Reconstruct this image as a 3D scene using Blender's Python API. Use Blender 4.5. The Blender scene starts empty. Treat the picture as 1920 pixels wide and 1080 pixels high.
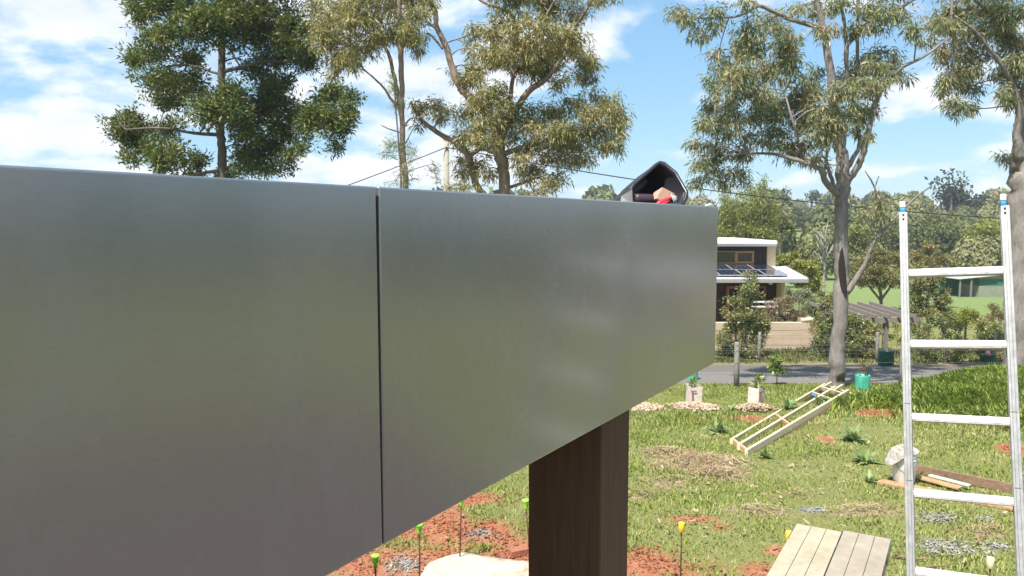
import bpy, math, random
import numpy as np

# ------------------------------------------------------------------ camera, sky, sun, exposure
SC = bpy.context.scene
COL = SC.collection
F, PITCH, CAMH = 1450.0, math.radians(4.9), 3.2
cam = bpy.data.cameras.new('camera')
cam.sensor_width = 36.0
cam.lens = F / 1920.0 * 36.0
cam.clip_start, cam.clip_end = 0.05, 4000
camo = bpy.data.objects.new('camera', cam)
COL.objects.link(camo)
camo.location = (0, 0, CAMH)
camo.rotation_euler = (math.pi / 2 - PITCH, 0, 0)
SC.camera = camo

SUN_AZ, SUN_EL = math.radians(219.0), math.radians(60.0)
world = bpy.data.worlds.new('World')
SC.world = world
world.use_nodes = True
nt = world.node_tree
N, K = nt.nodes, nt.links
bg = N['Background']
SKY_STRENGTH = 0.069
bg.inputs[1].default_value = SKY_STRENGTH
sky = N.new('ShaderNodeTexSky')
sky.sky_type = 'NISHITA'
sky.sun_disc = False
sky.sun_elevation = SUN_EL
sky.sun_rotation = SUN_AZ
sky.altitude = 50
sky.air_density = 1.0
sky.dust_density = 0.5
sky.ozone_density = 2.5
# clouds: one field of fair-weather cumulus laid on a level sheet over the whole sky
tc = N.new('ShaderNodeTexCoord')
sep = N.new('ShaderNodeSeparateXYZ'); K.new(tc.outputs['Generated'], sep.inputs[0])
def wmath(op, a, b=None, c=None):
    n = N.new('ShaderNodeMath'); n.operation = op
    for i, v in enumerate((a, b, c)):
        if v is None: continue
        if isinstance(v, (int, float)): n.inputs[i].default_value = v
        else: K.new(v, n.inputs[i])
    return n.outputs[0]
zc = wmath('MAXIMUM', sep.outputs[2], 0.0)
den = wmath('ADD', zc, 0.30)
cu = wmath('DIVIDE', sep.outputs[0], den)
cv = wmath('DIVIDE', sep.outputs[1], den)
comb = N.new('ShaderNodeCombineXYZ'); K.new(cu, comb.inputs[0]); K.new(cv, comb.inputs[1])
CLOUD_OFF = (21.0, 11.0, 0.0)
mp = N.new('ShaderNodeMapping'); K.new(comb.outputs[0], mp.inputs[0]); mp.inputs['Location'].default_value = CLOUD_OFF
def wnoise(scale, detail, rough, dist=0.0):
    n = N.new('ShaderNodeTexNoise'); n.inputs['Scale'].default_value = scale; n.inputs['Detail'].default_value = detail
    n.inputs['Roughness'].default_value = rough; n.inputs['Distortion'].default_value = dist
    K.new(mp.outputs[0], n.inputs['Vector']); return n.outputs[0]
n1 = wnoise(0.9, 2, 0.5)
n2 = wnoise(2.6, 9, 0.55, 0.15)
dens = wmath('ADD', wmath('MULTIPLY', n1, 0.50), wmath('MULTIPLY', n2, 0.66))
mr = N.new('ShaderNodeMapRange'); mr.interpolation_type = 'SMOOTHSTEP'
K.new(dens, mr.inputs[0]); mr.inputs[1].default_value = 0.56; mr.inputs[2].default_value = 0.665
mr.inputs[3].default_value = 0.0; mr.inputs[4].default_value = 0.93
n3 = wnoise(3.0, 6, 0.55)
crm = N.new('ShaderNodeValToRGB')
crm.color_ramp.elements[0].position = 0.3; crm.color_ramp.elements[0].color = (5.9, 6.2, 6.8, 1)
crm.color_ramp.elements[1].position = 0.65; crm.color_ramp.elements[1].color = (7.8, 7.95, 8.2, 1)
K.new(n3, crm.inputs[0])
# thin veil of bright haze so that the blue is pale, as in the photograph
veil = N.new('ShaderNodeMixRGB'); veil.inputs[0].default_value = 0.45
K.new(sky.outputs[0], veil.inputs[1]); veil.inputs[2].default_value = (2.1, 4.9, 7.5, 1)
mix = N.new('ShaderNodeMixRGB'); K.new(mr.outputs[0], mix.inputs[0]); K.new(veil.outputs[0], mix.inputs[1]); K.new(crm.outputs[0], mix.inputs[2])
K.new(mix.outputs[0], bg.inputs[0])

sl = bpy.data.lights.new('sun', 'SUN')
sl.energy = 4.0
sl.angle = math.radians(0.53)
sl.color = (1.0, 0.95, 0.86)
so = bpy.data.objects.new('sun', sl)
COL.objects.link(so)
so.rotation_euler = (math.pi / 2 - SUN_EL, 0, math.pi - SUN_AZ)

SC.view_settings.view_transform = 'Standard'
SC.view_settings.look = 'None'
SC.view_settings.exposure = 1.15
SC.view_settings.gamma = 1.0
SC.view_settings.use_curve_mapping = False
SC.render.engine = 'CYCLES'
SC.cycles.max_bounces = 6
SC.cycles.diffuse_bounces = 3
SC.cycles.glossy_bounces = 3
SC.cycles.transmission_bounces = 4
SC.cycles.transparent_max_bounces = 6
SC.cycles.use_denoising = True
SC.cycles.sample_clamp_indirect = 6.0

# ------------------------------------------------------------------ measuring helpers (survey of the place)
def ray(px, py):
    x = (px - 960) / F; v = -(py - 540) / F
    return np.array([x, math.cos(PITCH) + v * math.sin(PITCH), -math.sin(PITCH) + v * math.cos(PITCH)])
def at(px, py, y):
    d = ray(px, py); t = y / d[1]
    return np.array([0, 0, CAMH]) + d * t

def vnoise(x, y, s=1.0, seed=0):
    x = np.asarray(x, float) * s + seed * 17.31; y = np.asarray(y, float) * s - seed * 9.77
    xi = np.floor(x); yi = np.floor(y); fx = x - xi; fy = y - yi
    fx = fx * fx * (3 - 2 * fx); fy = fy * fy * (3 - 2 * fy)
    def h(a, b):
        v = np.sin(a * 127.1 + b * 311.7 + seed * 74.7) * 43758.5453
        return v - np.floor(v)
    return (h(xi, yi) * (1 - fx) + h(xi + 1, yi) * fx) * (1 - fy) + (h(xi, yi + 1) * (1 - fx) + h(xi + 1, yi + 1) * fx) * fy
def fbm(x, y, s=1.0, seed=0, o=4):
    r = 0; a = 0.5; t = 0
    for i in range(o):
        r = r + a * vnoise(x, y, s * 2 ** i, seed + i); t += a; a *= 0.5
    return r / t

_ky = np.array([-60, 0, 8, 10, 12, 14.5, 16.5, 19, 19.6, 24, 26, 30, 36, 50, 70, 90, 120, 160, 200, 260, 420, 900, 2500.])
_kz = np.array([0, 0, 0, -.02, -.13, -.42, -.74, -.93, -.98, -1.29, -1.5, -2.0, -2.15, -2.6, -3.4, -3.1, -1.9, -.5, 1.0, 2.0, 3, 3, 3.])
_yy = np.linspace(-60, 300, 7201)
_zz = np.interp(_yy, _ky, _kz)
_ker = np.ones(31) / 31.0
_zs = np.convolve(np.pad(_zz, 15, mode='edge'), _ker, mode='valid')
def mound(x, y):
    h = np.interp(x, [3.5, 4.6, 5.6, 6.3, 7.1, 7.8, 8.3, 8.8, 10, 14, 22], [0, .06, .17, .22, .26, .42, .57, .68, .78, .75, .3])
    return h * np.exp(-((y - 13.5) / 1.9) ** 2 * .6) * (0.9 + 0.2 * fbm(x, y, .6, 5, 3))
def gz(x, y):
    x = np.asarray(x, float); y = np.asarray(y, float)
    z = np.where(y < 290, np.interp(y, _yy, _zs), np.interp(y, _ky, _kz))
    m = mound(x, y)
    rough = 0.05 * (fbm(x, y, .9, 3, 3) - .5) * ((y < 18.5) | (y > 25)) * np.clip((y - 5) / 3, 0, 1)
    return z + m + rough
def gat(px, py):
    d = ray(px, py); t = np.linspace(2, 300, 60000)
    P = np.array([0, 0, CAMH])[None] + d[None] * t[:, None]
    i = np.argmax(P[:, 2] < gz(P[:, 0], P[:, 1]))
    return P[i]

# ------------------------------------------------------------------ mesh helpers
def S(c):
    return tuple((v / 12.92 if v <= .04045 else ((v + .055) / 1.055) ** 2.4) for v in [q / 255.0 for q in c]) + (1.0,)

class MB:
    def __init__(s): s.v = []; s.f = []
    def add(s, vs, fs):
        b = len(s.v); s.v.extend([tuple(map(float, q)) for q in vs]); s.f.extend([tuple(i + b for i in f) for f in fs]); return s
    def box(s, x0, x1, y0, y1, z0, z1):
        return s.add([(x0, y0, z0), (x1, y0, z0), (x1, y1, z0), (x0, y1, z0), (x0, y0, z1), (x1, y0, z1), (x1, y1, z1), (x0, y1, z1)],
                     [(0, 3, 2, 1), (4, 5, 6, 7), (0, 1, 5, 4), (1, 2, 6, 5), (2, 3, 7, 6), (3, 0, 4, 7)])
    def obox(s, c, a, b, d):
        c, a, b, d = map(np.asarray, (c, a, b, d))
        vs = [c + i * a + j * b + k * d for k in (-1, 1) for (i, j) in ((-1, -1), (1, -1), (1, 1), (-1, 1))]
        return s.add(vs, [(0, 3, 2, 1), (4, 5, 6, 7), (0, 1, 5, 4), (1, 2, 6, 5), (2, 3, 7, 6), (3, 0, 4, 7)])
    def beam(s, p0, p1, w, h, up=(0, 0, 1)):
        p0, p1 = np.asarray(p0, float), np.asarray(p1, float); d = p1 - p0; L = np.linalg.norm(d); d = d / L
        up = np.asarray(up, float); r = np.cross(d, up); r /= np.linalg.norm(r); u = np.cross(r, d)
        return s.obox((p0 + p1) / 2, d * L / 2, r * w / 2, u * h / 2)
    def tube(s, pts, rad, n=8, caps=True):
        pts = np.asarray(pts, float); m = len(pts)
        rad = np.broadcast_to(np.asarray(rad, float), (m,))
        tg = np.gradient(pts, axis=0); tg /= np.linalg.norm(tg, axis=1)[:, None] + 1e-9
        a = np.array([0, 0, 1.]) if abs(tg[0][2]) < .9 else np.array([1., 0, 0])
        vs = []
        u = np.cross(tg[0], a); u /= np.linalg.norm(u)
        for i in range(m):
            u = u - tg[i] * (u @ tg[i]); u /= np.linalg.norm(u) + 1e-9; w = np.cross(tg[i], u)
            for k in range(n):
                t = 2 * math.pi * k / n
                vs.append(pts[i] + rad[i] * (math.cos(t) * u + math.sin(t) * w))
        fs = [(i * n + k, i * n + (k + 1) % n, (i + 1) * n + (k + 1) % n, (i + 1) * n + k) for i in range(m - 1) for k in range(n)]
        if caps: fs += [tuple(range(n - 1, -1, -1)), tuple((m - 1) * n + k for k in range(n))]
        return s.add(vs, fs)
    def lathe(s, c, prof, n=16, axis=(0, 0, 1), caps=True):
        ax = np.asarray(axis, float); ax /= np.linalg.norm(ax)
        a = np.array([1., 0, 0]) if abs(ax[0]) < .9 else np.array([0, 1., 0])
        u = np.cross(ax, a); u /= np.linalg.norm(u); w = np.cross(ax, u); c = np.asarray(c, float)
        vs = [c + ax * z + r * (math.cos(2 * math.pi * k / n) * u + math.sin(2 * math.pi * k / n) * w) for (r, z) in prof for k in range(n)]
        m = len(prof)
        fs = [(i * n + k, i * n + (k + 1) % n, (i + 1) * n + (k + 1) % n, (i + 1) * n + k) for i in range(m - 1) for k in range(n)]
        if caps: fs += [tuple(range(n - 1, -1, -1)), tuple((m - 1) * n + k for k in range(n))]
        return s.add(vs, fs)
    def prism(s, poly, off):
        n = len(poly); poly = [np.asarray(q, float) for q in poly]; off = np.asarray(off, float)
        return s.add(poly + [q + off for q in poly], [tuple(range(n - 1, -1, -1)), tuple(range(n, 2 * n))] + [(i, (i + 1) % n, n + (i + 1) % n, n + i) for i in range(n)])

WL = {}
def reg(o, loc, parent=None):
    loc = np.asarray(loc, float)
    COL.objects.link(o)
    if parent is not None:
        o.parent = parent; o.location = tuple(loc - WL[parent.name])
    else:
        o.location = tuple(loc)
    WL[o.name] = loc
    return o
def tag(o, label=None, cat=None, group=None, kind=None):
    if label: o['label'] = label
    if cat: o['category'] = cat
    if group: o['group'] = group
    if kind: o['kind'] = kind
    return o
def thing(name, label, cat, loc, group=None):
    o = bpy.data.objects.new(name, None); o.empty_display_size = .1
    reg(o, loc); return tag(o, label, cat, group)
def obj(name, mb, mat, parent=None, origin=None, smooth=False, bevel=0.0, seg=2):
    org = np.asarray(origin, float) if origin is not None else (WL[parent.name] if parent is not None else np.zeros(3))
    me = bpy.data.meshes.new(name)
    v = np.asarray(mb.v, float) - org
    me.from_pydata([tuple(q) for q in v], [], mb.f)
    me.materials.append(mat)
    if smooth: me.polygons.foreach_set('use_smooth', [True] * len(me.polygons))
    me.update()
    o = bpy.data.objects.new(name, me); reg(o, org, parent)
    if bevel:
        b = o.modifiers.new('bevel', 'BEVEL'); b.width = bevel; b.segments = seg; b.limit_method = 'ANGLE'; b.angle_limit = math.radians(40)
        me.polygons.foreach_set('use_smooth', [True] * len(me.polygons))
        w = o.modifiers.new('wn', 'WEIGHTED_NORMAL'); w.keep_sharp = True
    return o
def npmesh(name, V, nside, mat, parent=None, origin=None, attrs=None, smooth=False):
    """one mesh of n separate faces with nside corners each; V has n*nside rows"""
    org = np.asarray(origin, float) if origin is not None else (WL[parent.name] if parent is not None else np.zeros(3))
    V = (np.asarray(V, float) - org).astype(np.float32); n = len(V) // nside
    me = bpy.data.meshes.new(name)
    me.vertices.add(len(V)); me.vertices.foreach_set('co', V.ravel())
    me.loops.add(len(V)); me.loops.foreach_set('vertex_index', np.arange(len(V), dtype=np.int32))
    me.polygons.add(n); me.polygons.foreach_set('loop_start', np.arange(0, len(V), nside, dtype=np.int32))
    if smooth: me.polygons.foreach_set('use_smooth', np.ones(n, bool))
    for k, a in (attrs or {}).items():
        at_ = me.attributes.new(k, 'FLOAT', 'POINT'); at_.data.foreach_set('value', np.asarray(a, np.float32))
    me.materials.append(mat); me.update(calc_edges=True)
    o = bpy.data.objects.new(name, me); reg(o, org, parent); return o
def gridmesh(name, X, Y, Z, mat, attrs=None):
    ny, nx = X.shape
    V = np.stack([X, Y, Z], -1).reshape(-1, 3).astype(np.float32)
    i = np.arange((ny - 1) * (nx - 1)); r = i // (nx - 1); c = i % (nx - 1)
    q = np.stack([r * nx + c, r * nx + c + 1, (r + 1) * nx + c + 1, (r + 1) * nx + c], -1).astype(np.int32)
    me = bpy.data.meshes.new(name)
    me.vertices.add(len(V)); me.vertices.foreach_set('co', V.ravel())
    me.loops.add(q.size); me.loops.foreach_set('vertex_index', q.ravel())
    me.polygons.add(len(q)); me.polygons.foreach_set('loop_start', np.arange(0, q.size, 4, dtype=np.int32))
    me.polygons.foreach_set('use_smooth', np.ones(len(q), bool))
    for k, a in (attrs or {}).items():
        at_ = me.attributes.new(k, 'FLOAT', 'POINT'); at_.data.foreach_set('value', np.asarray(a, np.float32).ravel())
    me.materials.append(mat); me.update(calc_edges=True)
    o = bpy.data.objects.new(name, me); reg(o, (0, 0, 0)); return o
def dup(root, loc, rz=0.0, label=None, group=None):
    def cp(o, par):
        c = o.copy(); COL.objects.link(c)
        if par is not None: c.parent = par
        for ch in [q for q in list(COL.objects) if q.parent == o]: cp(ch, c)
        return c
    c = cp(root, None); c.location = tuple(loc); c.rotation_euler = (0, 0, rz); WL[c.name] = np.asarray(loc, float)
    if label: c['label'] = label
    if group: c['group'] = group
    return c

# ------------------------------------------------------------------ material helpers
class NT:
    def __init__(s, name):
        s.m = bpy.data.materials.new(name); s.m.use_nodes = True
        s.t = s.m.node_tree; s.b = s.t.nodes['Principled BSDF']; s.out = s.t.nodes['Material Output']
    def n(s, t, **kw):
        q = s.t.nodes.new(t)
        for k, v in kw.items(): setattr(q, k, v)
        return q
    def l(s, a, b): s.t.links.new(a, b)
    def coord(s, kind='Object', scale=(1, 1, 1), rot=(0, 0, 0)):
        c = s.n('ShaderNodeTexCoord'); m = s.n('ShaderNodeMapping'); m.inputs['Scale'].default_value = scale; m.inputs['Rotation'].default_value = rot
        s.l(c.outputs[kind], m.inputs[0]); return m.outputs[0]
    def noise(s, vec, scale, detail=4, rough=.55, dist=0):
        q = s.n('ShaderNodeTexNoise'); q.inputs['Scale'].default_value = scale; q.inputs['Detail'].default_value = detail
        q.inputs['Roughness'].default_value = rough; q.inputs['Distortion'].default_value = dist
        if vec is not None: s.l(vec, q.inputs['Vector'])
        return q.outputs[0]
    def ramp(s, fac, stops, interp='LINEAR'):
        q = s.n('ShaderNodeValToRGB'); r = q.color_ramp; r.interpolation = interp
        while len(r.elements) < len(stops): r.elements.new(.5)
        for e, (p, c) in zip(r.elements, stops): e.position = p; e.color = c
        s.l(fac, q.inputs[0]); return q.outputs[0]
    def mix(s, fac, a, b, blend='MIX'):
        q = s.n('ShaderNodeMixRGB', blend_type=blend)
        for i, v in ((0, fac), (1, a), (2, b)):
            if isinstance(v, (int, float)): q.inputs[i].default_value = v if i == 0 else (v, v, v, 1)
            elif isinstance(v, tuple): q.inputs[i].default_value = v
            else: s.l(v, q.inputs[i])
        return q.outputs[0]
    def math(s, op, a, b=0.0):
        q = s.n('ShaderNodeMath', operation=op)
        for i, v in ((0, a), (1, b)):
            if isinstance(v, (int, float)): q.inputs[i].default_value = v
            else: s.l(v, q.inputs[i])
        return q.outputs[0]
    def bump(s, h, strength=.3, dist=.02):
        q = s.n('ShaderNodeBump'); q.inputs['Strength'].default_value = strength; q.inputs['Distance'].default_value = dist
        s.l(h, q.inputs['Height']); s.l(q.outputs[0], s.b.inputs['Normal']); return q
    def set(s, **kw):
        names = {'rough': 'Roughness', 'metal': 'Metallic', 'spec': 'Specular IOR Level', 'col': 'Base Color'}
        for k, v in kw.items():
            i = s.b.inputs[names.get(k, k)]
            if hasattr(v, 'is_output'): s.l(v, i)
            else: i.default_value = v
        return s

def plain(name, col, rough=.5, metal=0.0, var=.12, scale=6.0, bump=.15, spec=.4, stretch=(1, 1, 1), bscale=None):
    t = NT(name); v = t.coord('Object', stretch)
    n = t.noise(v, scale, 5, .6)
    d = tuple(c * (1 - var) for c in col[:3]) + (1,); e = tuple(min(1, c * (1 + var)) for c in col[:3]) + (1,)
    t.set(col=t.ramp(n, [(.3, d), (.7, e)]), rough=rough, metal=metal, spec=spec)
    if bump: t.bump(t.noise(v, bscale or scale * 5, 4, .6), bump, .004)
    return t.m

def leafmat(name, cols, trans=.28, rough=.42, spec=.45, tint=0.0):
    t = NT(name)
    g = t.n('ShaderNodeNewGeometry'); oi = t.n('ShaderNodeObjectInfo')
    f = g.outputs['Random Per Island']
    # clumps of older and of fresh leaves through the crown
    cl = t.noise(t.coord('Object'), 1.1, 2, .5)
    f = t.math('ADD', t.math('MULTIPLY', f, .62), t.math('MULTIPLY', t.math('SUBTRACT', cl, .3), .95))
    if tint:
        a = t.n('ShaderNodeAttribute', attribute_name='tint')
        f = t.math('ADD', t.math('MULTIPLY', f, 1 - tint), t.math('MULTIPLY', a.outputs['Fac'], tint))
    n = len(cols)
    c = t.ramp(f, [(i / max(1, n - 1), q) for i, q in enumerate(cols)])
    t.set(col=c, rough=rough, spec=spec)
    tr = t.n('ShaderNodeBsdfTranslucent'); t.l(t.mix(.35, c, (.35, .42, .05, 1), 'MIX'), tr.inputs[0])
    ms = t.n('ShaderNodeMixShader'); ms.inputs[0].default_value = trans
    t.l(t.b.outputs[0], ms.inputs[1]); t.l(tr.outputs[0], ms.inputs[2]); t.l(ms.outputs[0], t.out.inputs[0])
    return t.m
def lin(r, g, b): return (r, g, b, 1.0)

# ------------------------------------------------------------------ ground with soil, straw and gravel patches
def patch(P, px, py, rx, ry):
    c = gat(px, py); r = gat(px + rx, py); q = gat(px, py + ry); w = gat(px, py - ry)
    P.append((c[0], c[1], abs(r[0] - c[0]), max(.08, (w[1] - q[1]) / 2)))
SOIL, DRY, GRAV, CHIP, HEAP = [], [], [], [], []
for a in ((700, 1050, 130, 45), (800, 985, 120, 28), (900, 1000, 130, 35), (900, 935, 90, 14), (960, 1040, 90, 30), (1235, 1060, 90, 32), (1215, 1035, 50, 12), (1300, 975, 60, 8),
          (1250, 1120, 200, 40), (1000, 1150, 400, 60), (1465, 1035, 25, 10), (1440, 1075, 40, 20), (1350, 990, 30, 6), (1150, 1040, 60, 20),
          (1295, 789, 26, 5), (1548, 825, 14, 7), (1530, 800, 10, 5), (840, 1045, 60, 14)):
    patch(SOIL, *a)
for px_, py_, rx_, ry_ in ((1400, 786, .36, .42), (1652, 775, .42, .40), (1915, 845, .30, .35)):
    c_ = gat(px_, py_); SOIL.append((c_[0], c_[1], rx_, ry_)); HEAP.append((c_[0], c_[1], rx_, ry_))
for a in ((1310, 868, 90, 20), (1340, 890, 60, 12), (1250, 850, 60, 8), (1210, 930, 40, 8), (1620, 960, 90, 10), (1500, 930, 50, 6), (1850, 1000, 60, 10), (1260, 905, 60, 8), (1430, 960, 60, 8)):
    patch(DRY, *a)
for a in ((1765, 972, 42, 11), (1780, 1030, 60, 15), (1525, 958, 24, 6), (1845, 975, 22, 6), (1870, 1025, 30, 8), (760, 1060, 34, 16), (900, 1000, 22, 5)):
    patch(GRAV, *a)
for a in ((1192, 766, 42, 7), (1302, 766, 40, 7), (1414, 768, 36, 6)):
    patch(CHIP, *a)
def field(L, x, y, seed, hard=1.0, wob=.9):
    m = np.zeros(np.shape(x)); w = (fbm(x, y, 2.2, seed, 4) - .5) * wob * 2
    for cx, cy, rx, ry in L:
        d = np.sqrt(((x - cx) / rx) ** 2 + ((y - cy) / ry) ** 2)
        m = np.maximum(m, np.clip((1.12 - d + w) * 1.6 * hard, 0, 1))
    return m
def f_soil(x, y):
    return np.maximum(field(SOIL, x, y, 21), field(HEAP, x, y, 22, 3.0, .35))
def f_shaded_site(x, y):
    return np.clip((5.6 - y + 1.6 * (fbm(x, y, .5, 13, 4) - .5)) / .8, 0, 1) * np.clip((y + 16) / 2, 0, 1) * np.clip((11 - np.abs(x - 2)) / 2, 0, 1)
def f_dry(x, y):
    v = field(DRY, x, y, 31, .8, 1.1)
    verge = np.clip(1 - np.abs(y - 24.7) / .55, 0, 1) * (.5 + .7 * fbm(x, y, 1.2, 8)) + np.clip(1 - np.abs(y - 19.2) / .5, 0, 1) * .5 * fbm(x, y, 1.2, 9)
    drive = np.clip(1.3 - np.abs(y - 26.2) / .8, 0, 1) * (((x > 11.2) & (x < 13.6)) | ((x > 14.0) & (x < 17.5)))
    return np.clip(np.maximum(v, np.maximum(verge, drive)), 0, 1)
def f_grav(x, y): return field(GRAV, x, y, 41, .7, 1.3) * .65
def f_chip(x, y): return field(CHIP, x, y, 51, 1.6, .5)

gt = NT('ground_turf_and_soil')
v = gt.coord('Object')
g1 = gt.noise(v, .55, 5, .6); g2 = gt.noise(v, 5.0, 5, .65); g3 = gt.noise(v, 45.0, 4, .7)
turf = gt.ramp(gt.math('ADD', gt.math('MULTIPLY', g1, .55), gt.math('MULTIPLY', g2, .5)), [(.32, lin(.11, .14, .035)), (.5, lin(.18, .195, .06)), (.66, lin(.26, .23, .11))])
turf = gt.mix(.55, turf, gt.ramp(g3, [(.3, lin(.05, .06, .015)), (.5, lin(.15, .16, .055)), (.7, lin(.34, .29, .15))]), 'MIX')
def A(n): return gt.n('ShaderNodeAttribute', attribute_name=n).outputs['Fac']
dry = gt.ramp(g3, [(.3, lin(.13, .085, .045)), (.5, lin(.27, .20, .12)), (.72, lin(.42, .34, .22))])
soil = gt.ramp(gt.math('ADD', gt.math('MULTIPLY', g2, .5), gt.math('MULTIPLY', g3, .5)), [(.3, lin(.20, .070, .036)), (.5, lin(.34, .135, .075)), (.7, lin(.48, .24, .16))])
grav = gt.ramp(g3, [(.3, lin(.16, .15, .13)), (.5, lin(.25, .24, .21)), (.7, lin(.36, .34, .31))])
farl = gt.mix(A('lawn'), turf, gt.ramp(g2, [(.3, lin(.13, .175, .06)), (.7, lin(.19, .24, .09))]))
c = gt.mix(A('dry'), farl, dry); c = gt.mix(A('shaded_site'), c, gt.ramp(g2, [(.3, lin(.095, .068, .052)), (.7, lin(.17, .125, .10))])); c = gt.mix(A('soil'), c, soil); c = gt.mix(A('grav'), c, grav)  # bare ground near the camera darkened in its colour for scaffold and house shade
gt.set(col=c, rough=.95, spec=.1)
gt.bump(gt.math('ADD', gt.math('MULTIPLY', g2, .5), g3), .6, .03)
xs = np.concatenate([np.linspace(-1200, -60, 14), np.linspace(-56, -5, 24), np.linspace(-4.6, 14, 250), np.linspace(14.4, 60, 50), np.linspace(64, 1500, 16)])
ys = np.concatenate([np.linspace(-1000, -40, 8), np.linspace(-35, -12, 10), np.linspace(-11.5, 3, 34), np.linspace(3.2, 20, 240), np.linspace(20.2, 40, 60), np.linspace(41, 110, 50), np.linspace(114, 320, 40), np.linspace(350, 2400, 12)])
X, Y = np.meshgrid(xs, ys)
near = (Y < 22) & (Y > -20) & (X > -16) & (X < 16)
lawn = np.clip((Y - 44) / 6, 0, 1) * np.clip((95 - Y) / 8, 0, 1)
ground = gridmesh('ground', X, Y, gz(X, Y), gt.m, {'shaded_site': np.where(near, f_shaded_site(X, Y), 0), 'soil': np.where(near, f_soil(X, Y), 0), 'dry': f_dry(X, Y), 'grav': np.where(near, f_grav(X, Y), 0), 'lawn': lawn})
tag(ground, kind='structure')

# road
rt = NT('worn_asphalt'); v = rt.coord('Object')
a1 = rt.noise(v, 60, 4, .7); a2 = rt.noise(v, .5, 4, .6)
sepn = rt.n('ShaderNodeSeparateXYZ'); rt.l(rt.coord('Object'), sepn.inputs[0])
band = rt.ramp(rt.math('ADD', rt.math('MULTIPLY', rt.math('SUBTRACT', sepn.outputs[1], 19.4), .21), rt.math('MULTIPLY', rt.math('SUBTRACT', a2, .5), .25)),
               [(.0, lin(.16, .145, .125)), (.42, lin(.17, .16, .15)), (.55, lin(.115, .092, .082)), (.9, lin(.13, .098, .08)), (1.0, lin(.25, .17, .11))])
rt.set(col=rt.mix(.45, band, rt.ramp(a1, [(.3, lin(.05, .048, .045)), (.7, lin(.28, .26, .24))])), rough=.9, spec=.2)
rt.bump(a1, .4, .01)
rx = np.linspace(-120, 160, 561); ry = np.linspace(19.7, 24.0, 12)
X, Y = np.meshgrid(rx, ry)
edge = (fbm(X, Y * 0, .8, 4) - .5) * .5
Y = Y + np.where(np.abs(Y - 19.7) < .01, edge, 0) + np.where(np.abs(Y - 24.0) < .01, edge * 1.3, 0)
zc_ = np.interp(Y, _yy, _zs)
camber = .05 * (1 - ((Y - 21.85) / 2.3) ** 2)
tag(gridmesh('road', X, Y, zc_ + camber + .012, rt.m), kind='structure')

# ------------------------------------------------------------------ grass (uncountable)
rng = np.random.default_rng(4)
def blades(n, ylo, yhi, xl, xr, hmul, dens, seed, w0=.005, curl=.5):
    r = np.random.default_rng(seed)
    y = np.sqrt(r.uniform(ylo ** 2, yhi ** 2, n)); x = r.uniform(0, 1, n) * (xr(y) - xl(y)) + xl(y)
    keep = r.uniform(0, 1, n) < dens(x, y)
    x, y = x[keep], y[keep]; m = len(x)
    h = hmul(x, y) * r.uniform(.45, 1.25, m)
    a = r.uniform(0, 2 * math.pi, m); lean = r.uniform(.15, 1.0, m) * curl
    b = np.stack([x, y, gz(x, y) - .01], -1)
    s = np.stack([np.cos(a + 1.57), np.sin(a + 1.57), np.zeros(m)], -1) * (w0 * (1 + h * 6) * r.uniform(.7, 1.4, m))[:, None]
    d = np.stack([np.cos(a) * lean, np.sin(a) * lean, np.ones(m)], -1); d *= (h / np.linalg.norm(d, axis=1))[:, None]
    mid = b + d * .55; tip = b + d * .95 + np.stack([np.cos(a), np.sin(a), np.zeros(m)], -1) * (h * lean * .45)[:, None] - np.array([0, 0, 1])[None] * (h * lean * .22)[:, None]
    V = np.stack([b - s, b + s, mid + s * .8, tip, mid - s * .8], 1).reshape(-1, 3)
    return V
gm = leafmat('grass_blades', [lin(.17, .23, .045), lin(.25, .32, .07), lin(.33, .39, .10), lin(.42, .42, .17), lin(.52, .47, .27)], .3, .5, .3)
def bare(x, y): return np.clip(np.maximum(np.maximum(f_soil(x, y) * 1.2, f_grav(x, y)), f_chip(x, y) * 1.2), 0, 1)
def lawn_d(x, y):
    t = fbm(x, y, 1.6, 61, 4)
    return np.clip((t - .2) * 2.6, .28, 1) * (1 - .93 * bare(x, y)) * (1 - .62 * f_dry(x, y)) * np.where(y > 19.35, np.clip((19.7 - y) * 3, 0, 1), 1)
def lawn_h(x, y):
    mo = np.clip((mound(x, y) - .10) / .25, 0, 1)
    ed = np.clip((y - 17.6) / 1.2, 0, 1)
    band_ = np.exp(-((y - 13.6) / .9) ** 2) * (x < 4.2)
    return .030 + .055 * np.clip(fbm(x, y, .9, 71) * 1.6 - .35, 0, 1) + (.17 * mo + .05 * ed + .06 * band_) * (.45 + 1.0 * fbm(x, y, 1.7, 72))
V = blades(310000, 5.4, 19.7, lambda y: -.22 * y, lambda y: .76 * y, lawn_h, lawn_d, 1)
tag(npmesh('lawn_grass', V, 5, gm), kind='stuff')
# rank grass on the spoil mound and along the road edge
def mo_d(x, y): return np.clip((mound(x, y) - .16) / .2, 0, 1) * (1 - .97 * bare(x, y))
V = blades(170000, 9.5, 17.5, lambda y: .30 * y, lambda y: .80 * y, lambda x, y: .12 + .30 * fbm(x, y, 1.3, 75), mo_d, 2, .005, .8)
gm2 = leafmat('rank_grass_blades', [lin(.19, .28, .045), lin(.28, .39, .065), lin(.37, .47, .10), lin(.45, .50, .15), lin(.54, .52, .25)], .5, .45, .35)
tag(npmesh('rank_grass', V, 5, gm2), kind='stuff')
def verge_d(x, y): return np.clip(fbm(x, y, .8, 81) * 2.4 - .7, 0.05, 1) * (1 - .9 * np.clip(f_dry(x, y), 0, 1)) * (y > 24.5)
V = blades(70000, 24.4, 31, lambda y: .16 * y, lambda y: .74 * y, lambda x, y: .06 + .30 * np.clip(fbm(x, y, .9, 83) - .3, 0, 1) ** 1 + .25 * np.exp(-((y - 29.0) / .8) ** 2), verge_d, 3, .009, .6)
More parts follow.
